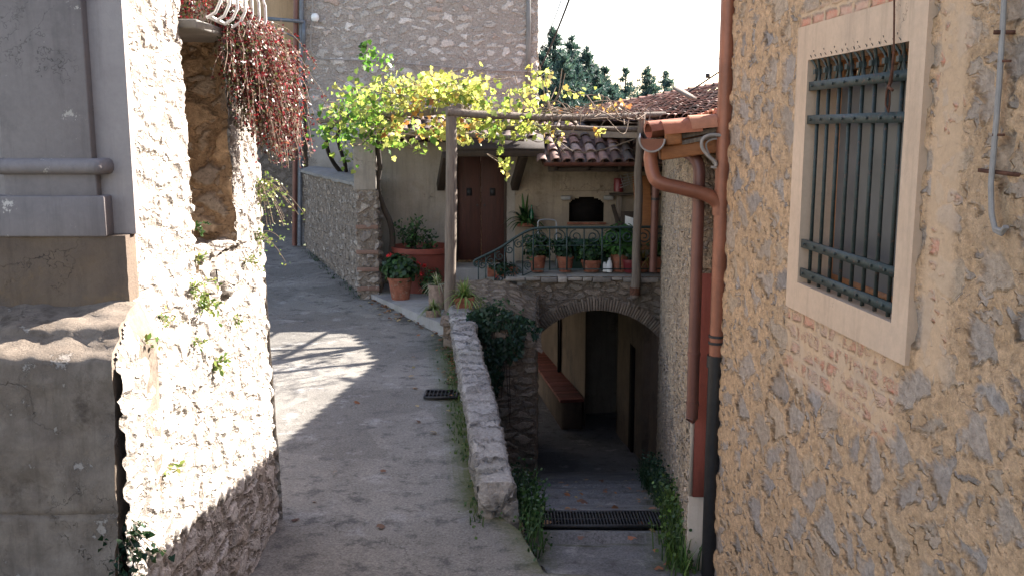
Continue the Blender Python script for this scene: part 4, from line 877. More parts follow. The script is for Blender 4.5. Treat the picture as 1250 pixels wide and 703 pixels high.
mb = MB(); g = np.zeros((30, 40, 3)); g[..., 0] = np.linspace(-1.0, .42, 30)[:, None]; g[..., 1] = np.linspace(12.97, 15.5, 40)[None]; g[..., 2] = -2.62 + .0 * g[..., 0]; g[..., 2] += .05 * vnoise(g * 4, 1) + np.clip((g[..., 1] - 14.6) * .25, 0, .3) - np.clip(g[..., 0] + .1, 0, 1) * .7 * np.clip(1 - (g[..., 1] - 13) * .1, 0, 1); mb.grid(g, g[..., :2]); part('top', mb, M['bridge'], AB, smooth=True, ang=180)
# passage interior
TN = thing('passage', 'dim plastered passage continuing under the house behind the arch', 'passage', (1.4, 19, -5.9))
mb = MB()
def sheet(path, z0, z1): 
    strip(mb, path, z0, z1, .12)
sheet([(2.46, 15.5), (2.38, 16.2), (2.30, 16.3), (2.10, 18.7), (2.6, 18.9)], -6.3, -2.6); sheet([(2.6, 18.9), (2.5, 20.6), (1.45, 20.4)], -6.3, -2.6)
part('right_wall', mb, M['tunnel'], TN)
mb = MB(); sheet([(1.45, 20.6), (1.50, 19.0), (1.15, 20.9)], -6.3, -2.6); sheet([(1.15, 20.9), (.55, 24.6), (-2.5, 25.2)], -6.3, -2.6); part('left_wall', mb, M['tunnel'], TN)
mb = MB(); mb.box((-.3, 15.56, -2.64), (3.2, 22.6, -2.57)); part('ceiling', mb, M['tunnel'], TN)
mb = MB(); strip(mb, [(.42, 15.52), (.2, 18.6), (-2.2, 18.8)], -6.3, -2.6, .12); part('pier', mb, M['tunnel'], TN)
mb = MB(); mb.box((2.195, 17.05, -6), (2.24, 17.5, -3.9)); part('doorway', mb, M['void'], TN)  # black box: the doorway's darkness is in its colour
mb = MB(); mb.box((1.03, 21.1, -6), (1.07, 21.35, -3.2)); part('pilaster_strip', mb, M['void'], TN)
# brick-topped bench along the passage wall
BN = thing('bench', 'low masonry bench topped with red bricks along the passage wall', 'bench', (1.2, 19.8, -6))
bA, bB = np.array((1.28, 18.9, 0)), np.array((.52, 24.2, 0)); dB = (bB - bA) / np.linalg.norm(bB - bA); sB_ = np.array((-dB[1], dB[0], 0))
mb = MB()
def obox(mb, a, b, w0, w1, z0, z1, col=None):
    d = (b - a) / np.linalg.norm(b - a); s = np.array((-d[1], d[0], 0)); V = [p + s * w_ + np.array((0, 0, z)) for z in (z0, z1) for p, w_ in ((a, w0), (b, w0), (b, w1), (a, w1))]
    mb.add(V, [(3, 2, 1, 0), (4, 5, 6, 7), (0, 1, 5, 4), (1, 2, 6, 5), (2, 3, 7, 6), (3, 0, 4, 7)], None, col)
zbn = P(690, 487, 18.9)[2]
obox(mb, bA, bB, -.15, .27, -6.3, zbn - .06); part('base', mb, M['tunnel'], BN)
mb = MB(); L_ = np.linalg.norm(bB - bA); k = 0
while k * .13 < L_:
    a = bA + dB * (k * .13 - .02); obox(mb, a, a + dB * .122, -.18, .31, zbn - .058, zbn + random.uniform(-.004, .004), np.array((.22, .075, .055)) * random.uniform(.6, 1.2)); k += 1
part('brick_top', mb, M['brickbench'], BN, bevel=.005)

# ------------------------------------------------------------------ parapet between street and lane
PW = thing('parapet', 'low parapet of pale weathered stone slabs between the street and the sunken lane', 'parapet', (-.4, 10, -3))
mb = MB(); Ys = np.arange(7.2, 13.95, .025); rows = []
def prof_at(Y):
    l, r_, zt2 = parL(Y), parR(Y), par_top(Y); return [(l + .03, -3.15), (l + .0, zt2 - .03), (l + .03, zt2), (r_ - .03, zt2), (r_, zt2 - .03), (r_ + .05, -3.4)]
G_ = []; U_ = []
for Y in Ys:
    pr2 = np.array(prof_at(Y)); tt = np.concatenate([[0], np.cumsum(np.linalg.norm(np.diff(pr2, axis=0), axis=1))]); ts = np.linspace(0, tt[-1], 56)
    x, z = np.interp(ts, tt, pr2[:, 0]), np.interp(ts, tt, pr2[:, 1]); G_.append(np.c_[x, np.full(56, Y), z]); U_.append(np.c_[np.full(56, Y), ts])
g = np.array(G_); g[..., 0] += .03 * vnoise(g * np.array((2, 2.2, 2)), 3); g[..., 2] += .025 * vnoise(g * np.array((3, 3, 0)), 7)
mb.grid(g, np.array(U_)); e = g[0]; m_ = len(e) // 2
V = np.concatenate([e, e * np.array((.6, 1, 1)) + np.array((-.05, 0, 0))]);
rin = np.linspace(0, 1, 8); cpt = np.array((-.12, 7.17, -3.0)); ge = np.array([e * (1 - t) + cpt * t + np.array((0, -.04 * math.sin(t * 3.1), 0)) for t in rin]); mb.grid(ge, ge[..., [0, 2]])
part('coping', mb, M['parapet'], PW, smooth=True, ang=180)
mb = MB(); strip(mb, [(.24, 6.2), (.09, 6.9), (.07, 7.2), (-.55, 13.9)], -5.9, -3.02, .04); part('retaining_face', mb, M['bridge'], PW, smooth=True, ang=180)

# drain grates
def grate(name, label, cen, wx, wy, nb, slope, mat):
    T = thing(name, label, 'drain grate', cen); cen = np.array(cen); z = lambda y: slope * y
    mb = MB(); mb.add([cen + (-wx / 2, -wy / 2, z(-wy / 2) + .004), cen + (wx / 2, -wy / 2, z(-wy / 2) + .004), cen + (wx / 2, wy / 2, z(wy / 2) + .004), cen + (-wx / 2, wy / 2, z(wy / 2) + .004)], [(0, 1, 2, 3)]); part('pit', mb, M['void'], T)  # flat black sheet paints the darkness of the pit
    mb = MB()
    for a, b in (((-wx / 2, -wy / 2), (wx / 2, -wy / 2)), ((-wx / 2, wy / 2), (wx / 2, wy / 2)), ((-wx / 2, -wy / 2), (-wx / 2, wy / 2)), ((wx / 2, -wy / 2), (wx / 2, wy / 2))):
        mb.bar(cen + (a[0], a[1], z(a[1]) + .014), cen + (b[0], b[1], z(b[1]) + .014), .022, .022)
    for k in range(1, nb):
        x = -wx / 2 + wx * k / nb; mb.bar(cen + (x, -wy / 2, z(-wy / 2) + .015), cen + (x, wy / 2, z(wy / 2) + .015), .010, .018)
    mb.bar(cen + (-wx / 2, 0, .012), cen + (wx / 2, 0, .012), .012, .012)
    part('bars', mb, mat, T); return T
q = zat(542, 482, -2.985); grate('drain_grate', 'small square drain grate in the street beside the parapet', (q[0] - .03, q[1], -2.985), .36, .30, 8, 0, M['darkiron'])
grate('drain_grate', 'long iron drain grate across the sunken lane before the arch', (.74, 7.4, lane_z(7.4) + .002), 1.2, .36, 46, -.08, M['darkiron'])

# ================================================================== plants, pergola, pots and small things
VINE_L = [(0, 0), (.22, -.12), (.50, -.05), (.42, .22), (.62, .42), (.32, .55), (.22, .85), (0, 1.0), (-.22, .85), (-.32, .55), (-.62, .42), (-.42, .22), (-.50, -.05), (-.22, -.12)]
OVAL = [(0, 0), (.22, .2), (.28, .5), (.16, .82), (0, 1), (-.16, .82), (-.28, .5), (-.22, .2)]
ROUND = [(0, 0), (.38, .1), (.52, .45), (.36, .82), (0, .95), (-.36, .82), (-.52, .45), (-.38, .1)]
TRI = [(-.22, 0), (.22, 0), (0, 1)]
IVYS = [(0, 0), (.45, .05), (.3, .4), (0, 1), (-.3, .4), (-.45, .05)]
def pick(pal, n, jit=.18):
    pal = np.array(pal); c = pal[RNG.integers(0, len(pal), n)]; return np.clip(c * RNG.uniform(1 - jit, 1 + jit, (n, 1)) * RNG.uniform(.94, 1.06, (n, 3)), 0, 1)
def unit(n): v = RNG.normal(size=(n, 3)); return v / np.linalg.norm(v, axis=1)[:, None]
def leafball(mb, cen, rad, n, size, pal, shape=OVAL, shell=.45, up=.5, bend=.25):
    d = unit(n); r = (shell + (1 - shell) * RNG.random(n)) ** .6; cen = np.asarray(cen, float); rad = np.asarray(rad, float)
    p = cen + d * r[:, None] * rad; p += .12 * rad * np.stack([vnoise(p / (rad.max() * .45), q) for q in (1, 2, 3)], -1)
    mb.cards(p, d + np.array((0, 0, up)) + .5 * unit(n), d * .6 + unit(n) * .7 + np.array((0, 0, -.2)), RNG.uniform(.7, 1.25, n) * size, shape, pick(pal, n), bend)
def strap(mb, cen, n, length, width, pal, rise=.9, segs=7, spread=1.0):
    for _ in range(n):
        a = random.uniform(0, 2 * math.pi); L = length * random.uniform(.55, 1.15); el = random.uniform(.25, 1.45); d = np.array((math.cos(a), math.sin(a), 0)); sd = np.array((-d[1], d[0], 0))
        t = np.linspace(0, 1, segs); out = L * spread * math.cos(el) * t; up = L * (math.sin(el) * rise * t - (.75 * math.cos(el) + .12) * t ** 2.2)
        c = np.asarray(cen)[None] + d[None] * out[:, None] + np.array((0, 0, 1))[None] * up[:, None]; wd = width * (1 - t ** 2.5) * .5 + .0006
        mb.grid(np.stack([c - sd * wd[:, None], c + np.array((0, 0, -.15)) * wd[:, None], c + sd * wd[:, None]], 1), None, pick(pal, 1)[0])
def stems(mb, cen, n, h, spread, r=.004):
    tips = []
    for _ in range(n):
        a = random.uniform(0, 6.283); e = random.uniform(.1, 1) * spread; t = np.linspace(0, 1, 6); hh = h * random.uniform(.6, 1.05)
        p = np.asarray(cen)[None] + np.stack([math.cos(a) * e * t ** 1.4, math.sin(a) * e * t ** 1.4, hh * t], 1) + .02 * RNG.normal(size=(6, 3)) * t[:, None]
        mb.tube(p, np.linspace(r, r * .4, 6), 5, False); tips.append(p)
    return tips
GREEN = [(.035, .085, .02), (.05, .11, .03), (.025, .065, .018), (.06, .12, .035)]
DGREEN = [(.015, .045, .018), (.02, .055, .022), (.012, .035, .015), (.03, .065, .025)]
LIME = [(.16, .24, .05), (.22, .28, .07), (.11, .19, .04), (.30, .32, .12)]
VARIEG = [(.32, .34, .20), (.14, .20, .07), (.22, .27, .12), (.40, .40, .28)]
RED = [(.55, .015, .02), (.42, .01, .015), (.62, .04, .03)]
def potbody(T, c, rt, h, mat='terracotta', rb=None, sq=False, rim=.045):
    rb = rb or rt * .68; c = np.asarray(c, float); mb = MB(); n = 28
    prof = [(.001, 0), (rb, 0), (rt * .93, h - rim), (rt, h - rim), (rt, h), (rt - .02, h), (rt - .028, h - .05), (.001, h - .05)]
    if sq:
        k = 1.18
        for (r0, z0), (r1, z1) in zip(prof[1:-1], prof[2:]):
            a = [(c[0] + sx * r0 * k * .8, c[1] + sy * r0 * k * .8, c[2] + z0) for sx, sy in ((-1, -1), (1, -1), (1, 1), (-1, 1))]; b = [(c[0] + sx * r1 * k * .8, c[1] + sy * r1 * k * .8, c[2] + z1) for sx, sy in ((-1, -1), (1, -1), (1, 1), (-1, 1))]
            for i in range(4): mb.poly([a[i], a[(i + 1) % 4], b[(i + 1) % 4], b[i]])
    else: mb.lathe(prof, c, n)
    part('pot', mb, M[mat], T, smooth=not sq, ang=35)
    mb = MB(); m_ = 20; mb.poly([(c[0] + (rt - .02) * math.cos(a) * (.9 if sq else 1), c[1] + (rt - .02) * math.sin(a) * (.9 if sq else 1), c[2] + h - .045) for a in np.arange(m_) * 2 * np.pi / m_]); part('soil', mb, M['soil'], T)

# ---- pergola
PG = thing('pergola', 'weathered pole pergola carrying the yellowing grapevine before the door', 'pergola', P(550, 372, 14.0))
def pole(pts, r0, r1, name='beam'):
    p = bez(pts, 10); p = p + .012 * np.stack([vnoise(p * 3, q) for q in (1, 2, 3)], -1); mb = MB(); mb.tube(p, np.linspace(r0, r1, len(p)) * (1 + .08 * vnoise(p * 5, 4)), 12); return part(name, mb, M['oldwood'], PG, smooth=True, ang=60)
pole([P(549.5, 400, 13.98), P(550, 300, 13.98), P(551, 200, 13.98), P(551, 131, 13.98)], .088, .074, 'post')
pole([P(775, 362, 15.36), P(778, 280, 15.36), P(780, 200, 15.36), P(784, 138, 15.36)], .075, .055, 'post')
mb = MB(); q = P(775, 352, 15.36); mb.tube([q - (0, 0, .10), q + (0, 0, .02)], .085, 10); mb.bar(q, q + (0, .2, 0), .03, .05); part('post_shoe', mb, M['rust'], PG)
pole([P(545, 136, 13.9), P(600, 141, 14.2), P(700, 144, 14.9), P(812, 140, 15.6)], .062, .045)
pole([P(388, 148, 16.9), P(450, 143, 16.2), P(520, 137, 14.9), P(556, 134, 14.0)], .05, .055)
pole([P(478, 158, 17.2), P(530, 163, 17.0), P(640, 170, 16.9)], .05, .05)
pole([P(470, 170, 16.6), P(560, 157, 15.9), P(680, 156, 15.9), P(800, 160, 16.3)], .045, .04)
pole([P(560, 130, 14.1), P(585, 140, 15.6), P(600, 150, 17.3)], .045, .04)
pole([P(690, 138, 14.9), P(700, 148, 16.0), P(705, 155, 17.4)], .04, .035)
pole([P(640, 136, 14.5), P(650, 145, 16), P(655, 152, 17.4)], .035, .03)
mb = MB(); mb.tube(bez([P(775, 170, 15.4), P(735, 183, 16.0), P(700, 185, 16.4), P(670, 162, 16.3), P(650, 150, 16)]), .010, 5); mb.tube(bez([P(690, 188, 16.3), P(668, 160, 16.2), P(660, 140, 15.9)]), .010, 5)
part('loose_cane', mb, M['oldwood'], PG, smooth=True)

# ---- grapevine
GV = thing('grapevine', 'yellow and green autumn grapevine trained over the wooden pergola', 'vine', P(462, 300, 16.6))
YG = [(.28, .35, .08), (.35, .39, .10), (.19, .28, .06), (.40, .41, .13), (.11, .19, .04)]
YEL = [(.46, .46, .13), (.54, .52, .17), (.38, .42, .10), (.54, .45, .15), (.32, .38, .09)]
GRN = [(.08, .19, .03), (.11, .24, .035), (.06, .14, .025), (.16, .28, .04)]
ORA = [(.46, .24, .06), (.46, .32, .09), (.36, .15, .06), (.50, .36, .14)]
blobs = [(425, 148, 34, 30, 16.6, .7, 300, GRN + YG), (440, 122, 26, 18, 16.4, .5, 110, GRN + YG), (470, 118, 40, 26, 15.6, .6, 260, YG), (455, 152, 40, 26, 15.9, .6, 300, YG + GRN), (500, 104, 30, 16, 15.0, .5, 120, YG + YEL),
         (540, 103, 40, 15, 14.7, .5, 190, YEL), (560, 118, 42, 20, 14.5, .5, 260, YEL + YG), (515, 125, 36, 18, 14.9, .5, 170, YEL + ORA), (580, 105, 22, 12, 14.6, .4, 70, YEL), (595, 135, 24, 20, 14.5, .5, 100, YEL + YG), (560, 158, 32, 17, 14.9, .6, 150, YG + YEL + ORA), (530, 160, 24, 14, 15.2, .5, 80, YG + ORA),
         (645, 128, 24, 30, 14.9, .5, 150, YEL + YG), (652, 96, 14, 22, 15.2, .4, 40, YEL), (640, 155, 26, 14, 14.8, .4, 90, YEL + YG), (615, 150, 30, 12, 14.8, .5, 50, YG), (613, 178, 5, 14, 14.9, .15, 26, YG), (618, 200, 7, 12, 14.9, .15, 34, YG + YEL), (606, 165, 8, 12, 14.7, .2, 26, YG),
         (452, 72, 8, 16, 18.0, .4, 40, GRN), (444, 58, 6, 10, 18.6, .4, 20, GRN), (472, 80, 10, 14, 17.6, .4, 26, GRN + YG), (398, 158, 14, 8, 17.4, .4, 40, GRN), (510, 182, 7, 6, 15.8, .3, 16, YG), (478, 150, 22, 12, 15.7, .5, 80, ORA + YG), (480, 172, 26, 8, 15.9, .5, 40, YG),
         (700, 112, 24, 8, 15.8, .5, 26, YEL), (690, 135, 24, 8, 15.6, .5, 22, ORA), (742, 132, 18, 8, 15.9, .4, 26, ORA), (760, 128, 10, 5, 15.8, .3, 12, ORA), (731, 158, 6, 10, 15.5, .2, 12, ORA + YEL), (678, 165, 18, 10, 15.9, .4, 20, ORA + YEL), (670, 95, 12, 14, 15.5, .4, 16, YEL), (425, 190, 10, 14, 16.9, .3, 14, YG)]
mb = MB(); mbw = MB()
for (u, v, ru, rv, Y, dY, n, pal) in blobs:
    n = int(n * (.98 if u < 600 else .72)); a = RNG.normal(size=(n, 2)) * .55; yy = Y + RNG.normal(size=n) * dY * .6
    c = np.array([P(u + ru * x, v + rv * y_, q) for (x, y_), q in zip(a, yy)])
    mb.cards(c, unit(n) + np.array((0, -.55, .45)), unit(n) * .6 + np.array((0, 0, -1)), RNG.uniform(.036, .104, n), VINE_L, pick(pal, n, .25), .3)
    for _ in range(max(1, n // 26)):
        p0 = P(u + ru * random.gauss(0, .5), v + rv * random.gauss(.2, .4), Y); p1 = P(u + ru * random.gauss(0, .9), v + rv * random.gauss(-.3, .6), Y + random.gauss(0, dY)); mid_ = (p0 + p1) / 2 + RNG.normal(size=3) * .12
        mbw.tube(bez([p0, mid_, p1], 4), [.008] * 4 + [.006] * 4 + [.003], 5, False)
part('leaves', mb, M['vine'], GV)
for _ in range(70):
    u0 = random.uniform(655, 790); v0 = np.interp(u0, [655, 790], [140, 143]) + random.gauss(0, 4); Y = 15 + random.gauss(0, .5)
    p0 = P(u0, v0, Y); p1 = P(u0 + random.gauss(0, 26), v0 + random.gauss(-6, 9), Y + random.gauss(0, .4)); mbw.tube(bez([p0, (p0 + p1) / 2 + RNG.normal(size=3) * .1, p1], 4), [.009] * 4 + [.006] * 4 + [.003], 5, False)
for (u, v) in ((655, 62), (664, 96), (690, 90), (686, 84)):
    mbw.tube(bez([P(660, 140, 15.2), P((u + 664) / 2 + 5, 118, 15.2), P(u, v, 15.2)], 5), .007, 5, False)
part('twigs', mbw, M['straw'], GV)
for pts, r in (([P(427, 222, 19.2), P(412, 206, 19.0), P(401, 188, 18.4), P(399, 170, 17.8), P(407, 152, 17.2), P(430, 140, 16.4)], .045), ([P(424, 222, 19.2), P(421, 200, 18.8), P(414, 180, 18), P(413, 160, 17.3), P(424, 146, 16.6)], .04),
               ([P(476, 318, 16.62), P(479, 292, 16.62), P(476, 270, 16.6), P(468, 252, 16.58), P(461, 228, 16.5), P(463, 205, 16.45), P(461, 180, 16.4), P(464, 160, 16.3), P(475, 146, 15.9)], .055)):
    p = bez(pts, 6); mb = MB(); mb.tube(p + .015 * np.stack([vnoise(p * 4, q) for q in (5, 6, 7)], -1), np.linspace(r, r * .7, len(p)), 9); part('trunk', mb, M['bark'], GV, smooth=True, ang=70)

# ---- cotoneaster on the balcony
CO = thing('hanging_shrub', 'red leaved shrub cascading from the balcony over the sunlit wall', 'shrub', (-1.75, 5.9, .6))
CR = [(.16, .012, .02), (.24, .016, .028), (.12, .010, .016), (.08, .014, .016), (.30, .03, .04), (.10, .012, .02), (.06, .07, .025), (.09, .10, .035), (.30, .10, .07), (.42, .34, .30), (.10, .03, .02), (.16, .012, .018)]  # palest tone paints glints onto a few leaves
CD = [(.12, .014, .016), (.05, .012, .012), (.035, .04, .018), (.20, .02, .025), (.05, .06, .02)]  # darker tones paint shade into the shrub's core
mb = MB(); mbw = MB()
for k in range(620):
    fr = random.random(); S = np.array((-1.72 + random.gauss(0, .03), 5.95 + fr * .65, .60 + random.uniform(-.06, .14))); out = random.uniform(.02, .36) * (.4 + .6 * fr); drop = random.uniform(.28, .78) * (.75 + .4 * fr) - .1 * (out > .3); dy = random.gauss(.06, .16)
    if fr < .25: drop *= random.uniform(.5, .9); out *= .8
    t = np.linspace(0, 1, 26); p = S[None] + np.stack([out * (1 - (1 - t) ** 1.35), dy * t, .07 * np.sin(t * 3.14) * (1 - t) - drop * t ** 1.35], 1); p += .012 * RNG.normal(size=p.shape) * t[:, None]
    mbw.tube(p[::5], .0022, 4, False); n = random.randint(34, 58); ti = RNG.random(n) ** .85; i = ti * 25; i0 = np.minimum(i.astype(int), 24); c = p[i0] + (p[i0 + 1] - p[i0]) * (i - i0)[:, None] + RNG.normal(size=(n, 3)) * .011
    pal = CR if out > .12 else CD
    mb.cards(c, unit(n) + np.array((.3, -.2, .5)), unit(n) + np.array((.2, 0, -.5)), RNG.uniform(.014, .028, n), OVAL, pick(pal, n, .3), .2)
for (cen, rad, n) in (((-1.98, 5.45, .74), (.16, .12, .17), 900), ((-1.9, 5.75, .78), (.17, .2, .2), 900), ((-1.78, 6.15, .68), (.12, .3, .13), 900), ((-2.08, 5.4, .95), (.14, .1, .2), 500), ((-2.0, 5.33, .58), (.1, .03, .10), 180)):
    leafball(mb, cen, rad, n, .022, CD + [(.26, .02, .03), (.13, .12, .05)], OVAL, .2)
part('leaves', mb, M['berry'], CO); part('twigs', mbw, M['straw'], CO)  # thin bare shrub twigs carrying the leaves

# ---- weeds growing out of the left wall
def weed(cen, r, n, size, pal, label, out=(1, -.2, .2), droop=.3, shape=OVAL, name='wall_weed', group='weeds rooted in the sunlit wall'):
    T = thing(name, label, 'weed', cen, group); mb = MB(); mbw = MB(); cen = np.asarray(cen, float); out = np.asarray(out, float)
    for _ in range(max(4, n // 9)):
        d = unit(1)[0] * .75 + out * .6; t = np.linspace(0, 1, 5); L = r * random.uniform(.5, 1.3); p = cen + d * L * t[:, None] + np.array((0, 0, -1)) * droop * L * (t ** 2)[:, None]
        mbw.tube(p, .0018, 4, False); k = 9; c = p[RNG.integers(1, 5, k)] + RNG.normal(size=(k, 3)) * r * .1
        mb.cards(c, unit(k) + np.array((.4, -.3, .6)), unit(k) + d * .8, RNG.uniform(.6, 1.3, k) * size, shape, pick(pal, k, .25), .2)
    part('leaves', mb, M['leaf'], T); part('stalks', mbw, M['straw'], T)
WL = [(.14, .22, .045), (.20, .26, .06), (.09, .16, .035), (.26, .28, .09)]
for (u, v, r, n, sz, lab) in ((243, 372, .10, 110, .028, 'green weed tuft just below the jutting stones of the sunlit wall'), (262, 443, .07, 80, .03, 'bright green fern tuft low on the far part of the sunlit wall'), (157, 424, .09, 90, .028, 'leafy weed at the buttress corner of the sunlit wall'),
                              (232, 352, .10, 110, .022, 'weed hanging at the lower corner of the wall niche'), (237, 315, .06, 60, .022, 'small weed at the inner foot of the niche'), (298, 318, .08, 70, .02, 'pale weed on the stone pier beside the niche'), (188, 570, .08, 60, .03, 'sparse weed on the middle of the sunlit wall face'),
                              (190, 385, .09, 60, .018, 'thin yellow green weed under the plinth edge of the wall'), (236, 275, .06, 60, .022, 'dark green tuft halfway up inside the niche'), (236, 415, .05, 40, .02, 'tiny weed between stones below the niche ledge'), (282, 388, .06, 46, .018, 'faint weed near the street end of the sunlit wall')):
    q = LW(u, v); inn = 'inside' in lab
    if inn: q = P(u, v, 5.9)
    weed(q + (0.015, 0, 0), r, n, sz, WL if not inn else GREEN, lab)
T_ = LW(135, 640)
weed(LW(140, 645) + (.02, 0, 0),   .15, 420, .03, DGREEN, 'dark ivy tuft in the gap between buttress and sunlit wall', (.7, -.6, .1), .6, IVYS, 'ivy_tuft')
q = np.array((leftx(7.1, -.4) + .02, 7.05, P(318, 225, 7.1)[2]))
weed(q, .26, 340, .024, WL + [(.34, .34, .16)], 'large pale creeper hanging off the far corner of the sunlit wall', (.55, -.1, .15), .9, name='hanging_creeper')
weed(q + (0, -.1, -.35), .16, 160, .024, WL, 'small creeper spray below the large creeper at the sunlit wall corner', (.5, -.1, .1), .8, name='hanging_creeper')

# ---- ivy on the abutment and by the lane
IV = thing('ivy', 'dark green ivy covering the abutment between parapet and arch', 'ivy', (-.3, 12.9, -3.5))
mb = MB()
def ivyface(mb, pts, n, sz, nrm, pal=DGREEN):
    c = np.array(pts); mb.cards(c, unit(len(c)) * .6 + np.array(nrm), unit(len(c)) * .6 + np.array((0, 0, -1)), RNG.uniform(.5, 1.15, len(c)) * sz, IVYS, pick(pal, len(c), .3), .25)
pts = []
while len(pts) < 2300:
    u, v = random.uniform(570, 662), random.uniform(352, 500); lim = np.interp(u, [572, 600, 620, 640, 655, 662], [470, 500, 450, 432, 418, 400]); 
    if v < lim - random.random() ** 2 * 50 and v > np.interp(u, [572, 585, 600, 640, 662], [380, 376, 372, 386, 396]) and vnoise(np.array([u / 14, v / 14, 0]), 3) > -.42: pts.append(P(u, v, 12.90 + random.gauss(0, .03)))
ivyface(mb, pts, 0, .062, (0, -1, .3), [(.012, .036, .018), (.016, .045, .02), (.01, .028, .014), (.022, .052, .022)])
pts = [(x_, random.uniform(12.9, 15.3), -2.60 - max(0, x_ + .1) * .65 + random.uniform(-.02, .05)) for x_ in [random.uniform(-.9, .2) for _ in range(600)]]; ivyface(mb, pts, 0, .06, (0, -.3, 1), DGREEN + GREEN)
part('leaves', mb, M['ivy'], IV)
mb = MB()
for _ in range(9):
    u = random.uniform(580, 640); mb.tube(bez([P(u, 500 + random.uniform(-60, 30), 12.9), P(u + random.gauss(0, 6), 440, 12.9), P(u + random.gauss(0, 10), 380, 12.9)], 4), .005, 5, False)
part('stems', mb, M['bark'], IV)
def tuft(label, pts, hgt, n, pal, name='grass_tuft', group='weeds along the lane walls', leafy=0):
    T = thing(name, label, 'weed', np.mean(pts, 0), group); mb = MB(); pts = np.array(pts)
    for _ in range(n):
        b = pts[random.randrange(len(pts))] + RNG.normal(size=3) * np.array((.05, .10, 0)); a = random.uniform(0, 6.28); L = hgt * random.uniform(.4, 1.15); d = np.array((math.cos(a), math.sin(a), 0)) * random.uniform(.1, .6) * L; t = np.linspace(0, 1, 4)
        c = b + d * (t ** 1.5)[:, None] + np.array((0, 0, L)) * (t - .25 * t ** 2.5)[:, None]; sd = np.array((-math.sin(a), math.cos(a), 0)) * .006
        mb.grid(np.stack([c - sd * (1 - t ** 2)[:, None], c + sd * (1 - t ** 2)[:, None]], 1), None, pick(pal, 1)[0])
    part('foliage', mb, M['leaf'], T)
    if leafy:
        mb = MB(); k = leafy; c = pts[RNG.integers(0, len(pts), k)] + RNG.normal(size=(k, 3)) * np.array((.07, .16, .0)) + np.array((0, 0, 1)) * (RNG.random((k, 1)) ** 1.4) * hgt; mb.cards(c, unit(k) + np.array((0, -.4, .7)), unit(k), RNG.uniform(.014, .034, k), ROUND, pick(pal, k, .3), .2); part('leaves', mb, M['leaf'], T)
LG = [(.05, .095, .025), (.08, .13, .035), (.035, .07, .02)]
tuft('green weeds along the low house wall foot near the white corner', [(lowx(y) - .06, y, lane_z(y)) for y in np.linspace(6.35, 7.6, 10)], .34, 420, LG + LIME[2:3], leafy=520)
tuft('dark weeds at the wall foot beside the long lane grate', [(lowx(y) - .08, y, lane_z(y)) for y in np.linspace(8.2, 10.2, 12)], .30, 400, DGREEN, leafy=520)
tuft('dark leafy weeds under the low house wall just before the arch', [(lowx(y) - .16, y, lane_z(y)) for y in np.linspace(10.6, 13.2, 12)], .38, 420, DGREEN, leafy=900)
tuft('dark weeds hugging the parapet base beside the lane grate', [(parR(max(y, 7.2)) + .17, y, lane_z(y)) for y in np.linspace(7.6, 10.4, 12)], .34, 300, DGREEN, leafy=700)
tuft('green weeds hanging on the rubble edge below the parapet end', [(.16, y, -3.02 - .12 * random.random()) for y in np.linspace(6.8, 7.8, 8)], .26, 160, GREEN, leafy=420)
tuft('grassy moss tuft at the street corner of the parapet end', [(-.24 - .03 * random.random(), y, -2.99) for y in np.linspace(7.1, 8.2, 8)], .07, 150, LG, leafy=60)
tuft('low weeds along the parapet foot by the small street grate', [(parL(y) - .03, y, -2.98) for y in np.linspace(8.4, 13.4, 20)], .07, 300, LG, leafy=160)
tuft('thin weeds at the foot of the garden wall', [(-2.72 - .437 * (y - 16.55), y, street_z(y)) for y in np.linspace(16.4, 20.3, 14)], .10, 160, DGREEN, leafy=60)

# ---- pots and plants on the terrace
def geranium(name, label, c, rt, h, rad, n, pal, flowers=(), mat='terracotta', group=None, sz=.07, sq=False):
    T = thing(name, label, 'potted plant', c, group); potbody(T, c, rt, h, mat, sq=sq); top = np.asarray(c) + (0, 0, h + rad[2] * .62); mb = MB(); leafball(mb, top, rad, n, sz, pal, ROUND, .25); part('foliage', mb, M['leaf'], T)
    mb = MB(); stems(mb, np.asarray(c) + (0, 0, h - .05), 9, rad[2] * 1.2, rad[0] * .8); part('stalks', mb, M['straw'], T)
    if len(flowers):
        mb = MB()
        for f in flowers: leafball(mb, f, (.035, .035, .03), 30, .025, RED, ROUND, .1)
        part('flower_head', mb, M['leaf'], T)
    return T
c = P(489, 364, 15.85); c[2] = -2.78
geranium('potted_geranium', 'bushy green geranium in a round terracotta pot beside the pillar', c, .215, .37, (.33, .28, .25), 900, GREEN + DGREEN, [P(474, 312, 15.7), P(478, 311, 15.8)])
TB = thing('planter_tub', 'wide dark red plastic tub with a sparse green shrub', 'planter', (P(516, 300, 16.75)[0], 16.75, -2.78))
cb = np.array((P(516, 300, 16.75)[0], 16.75, -2.78)); hb = P(516, 300, 16.75)[2] + 2.78; mb = MB()
mb.lathe([(.001, 0), (.40, 0), (.50, hb - .10), (.55, hb - .09), (.56, hb), (.535, hb), (.52, hb - .07), (.50, hb - .12), (.001, hb - .12)], cb, 40); part('tub', mb, M['tubplastic'], TB, smooth=True, ang=35)
mb = MB(); mb.poly([(cb[0] + .51 * math.cos(a), cb[1] + .51 * math.sin(a), cb[2] + hb - .10) for a in np.arange(24) * 2 * np.pi / 24]); part('soil', mb, M['soil'], TB)
mb = MB(); tips = stems(mb, cb + (-.2, -.1, hb - .12), 16, .62, .36, .007); tips += stems(mb, cb + (.1, 0, hb - .12), 6, .3, .2, .006); part('stalks', mb, M['bark'], TB)
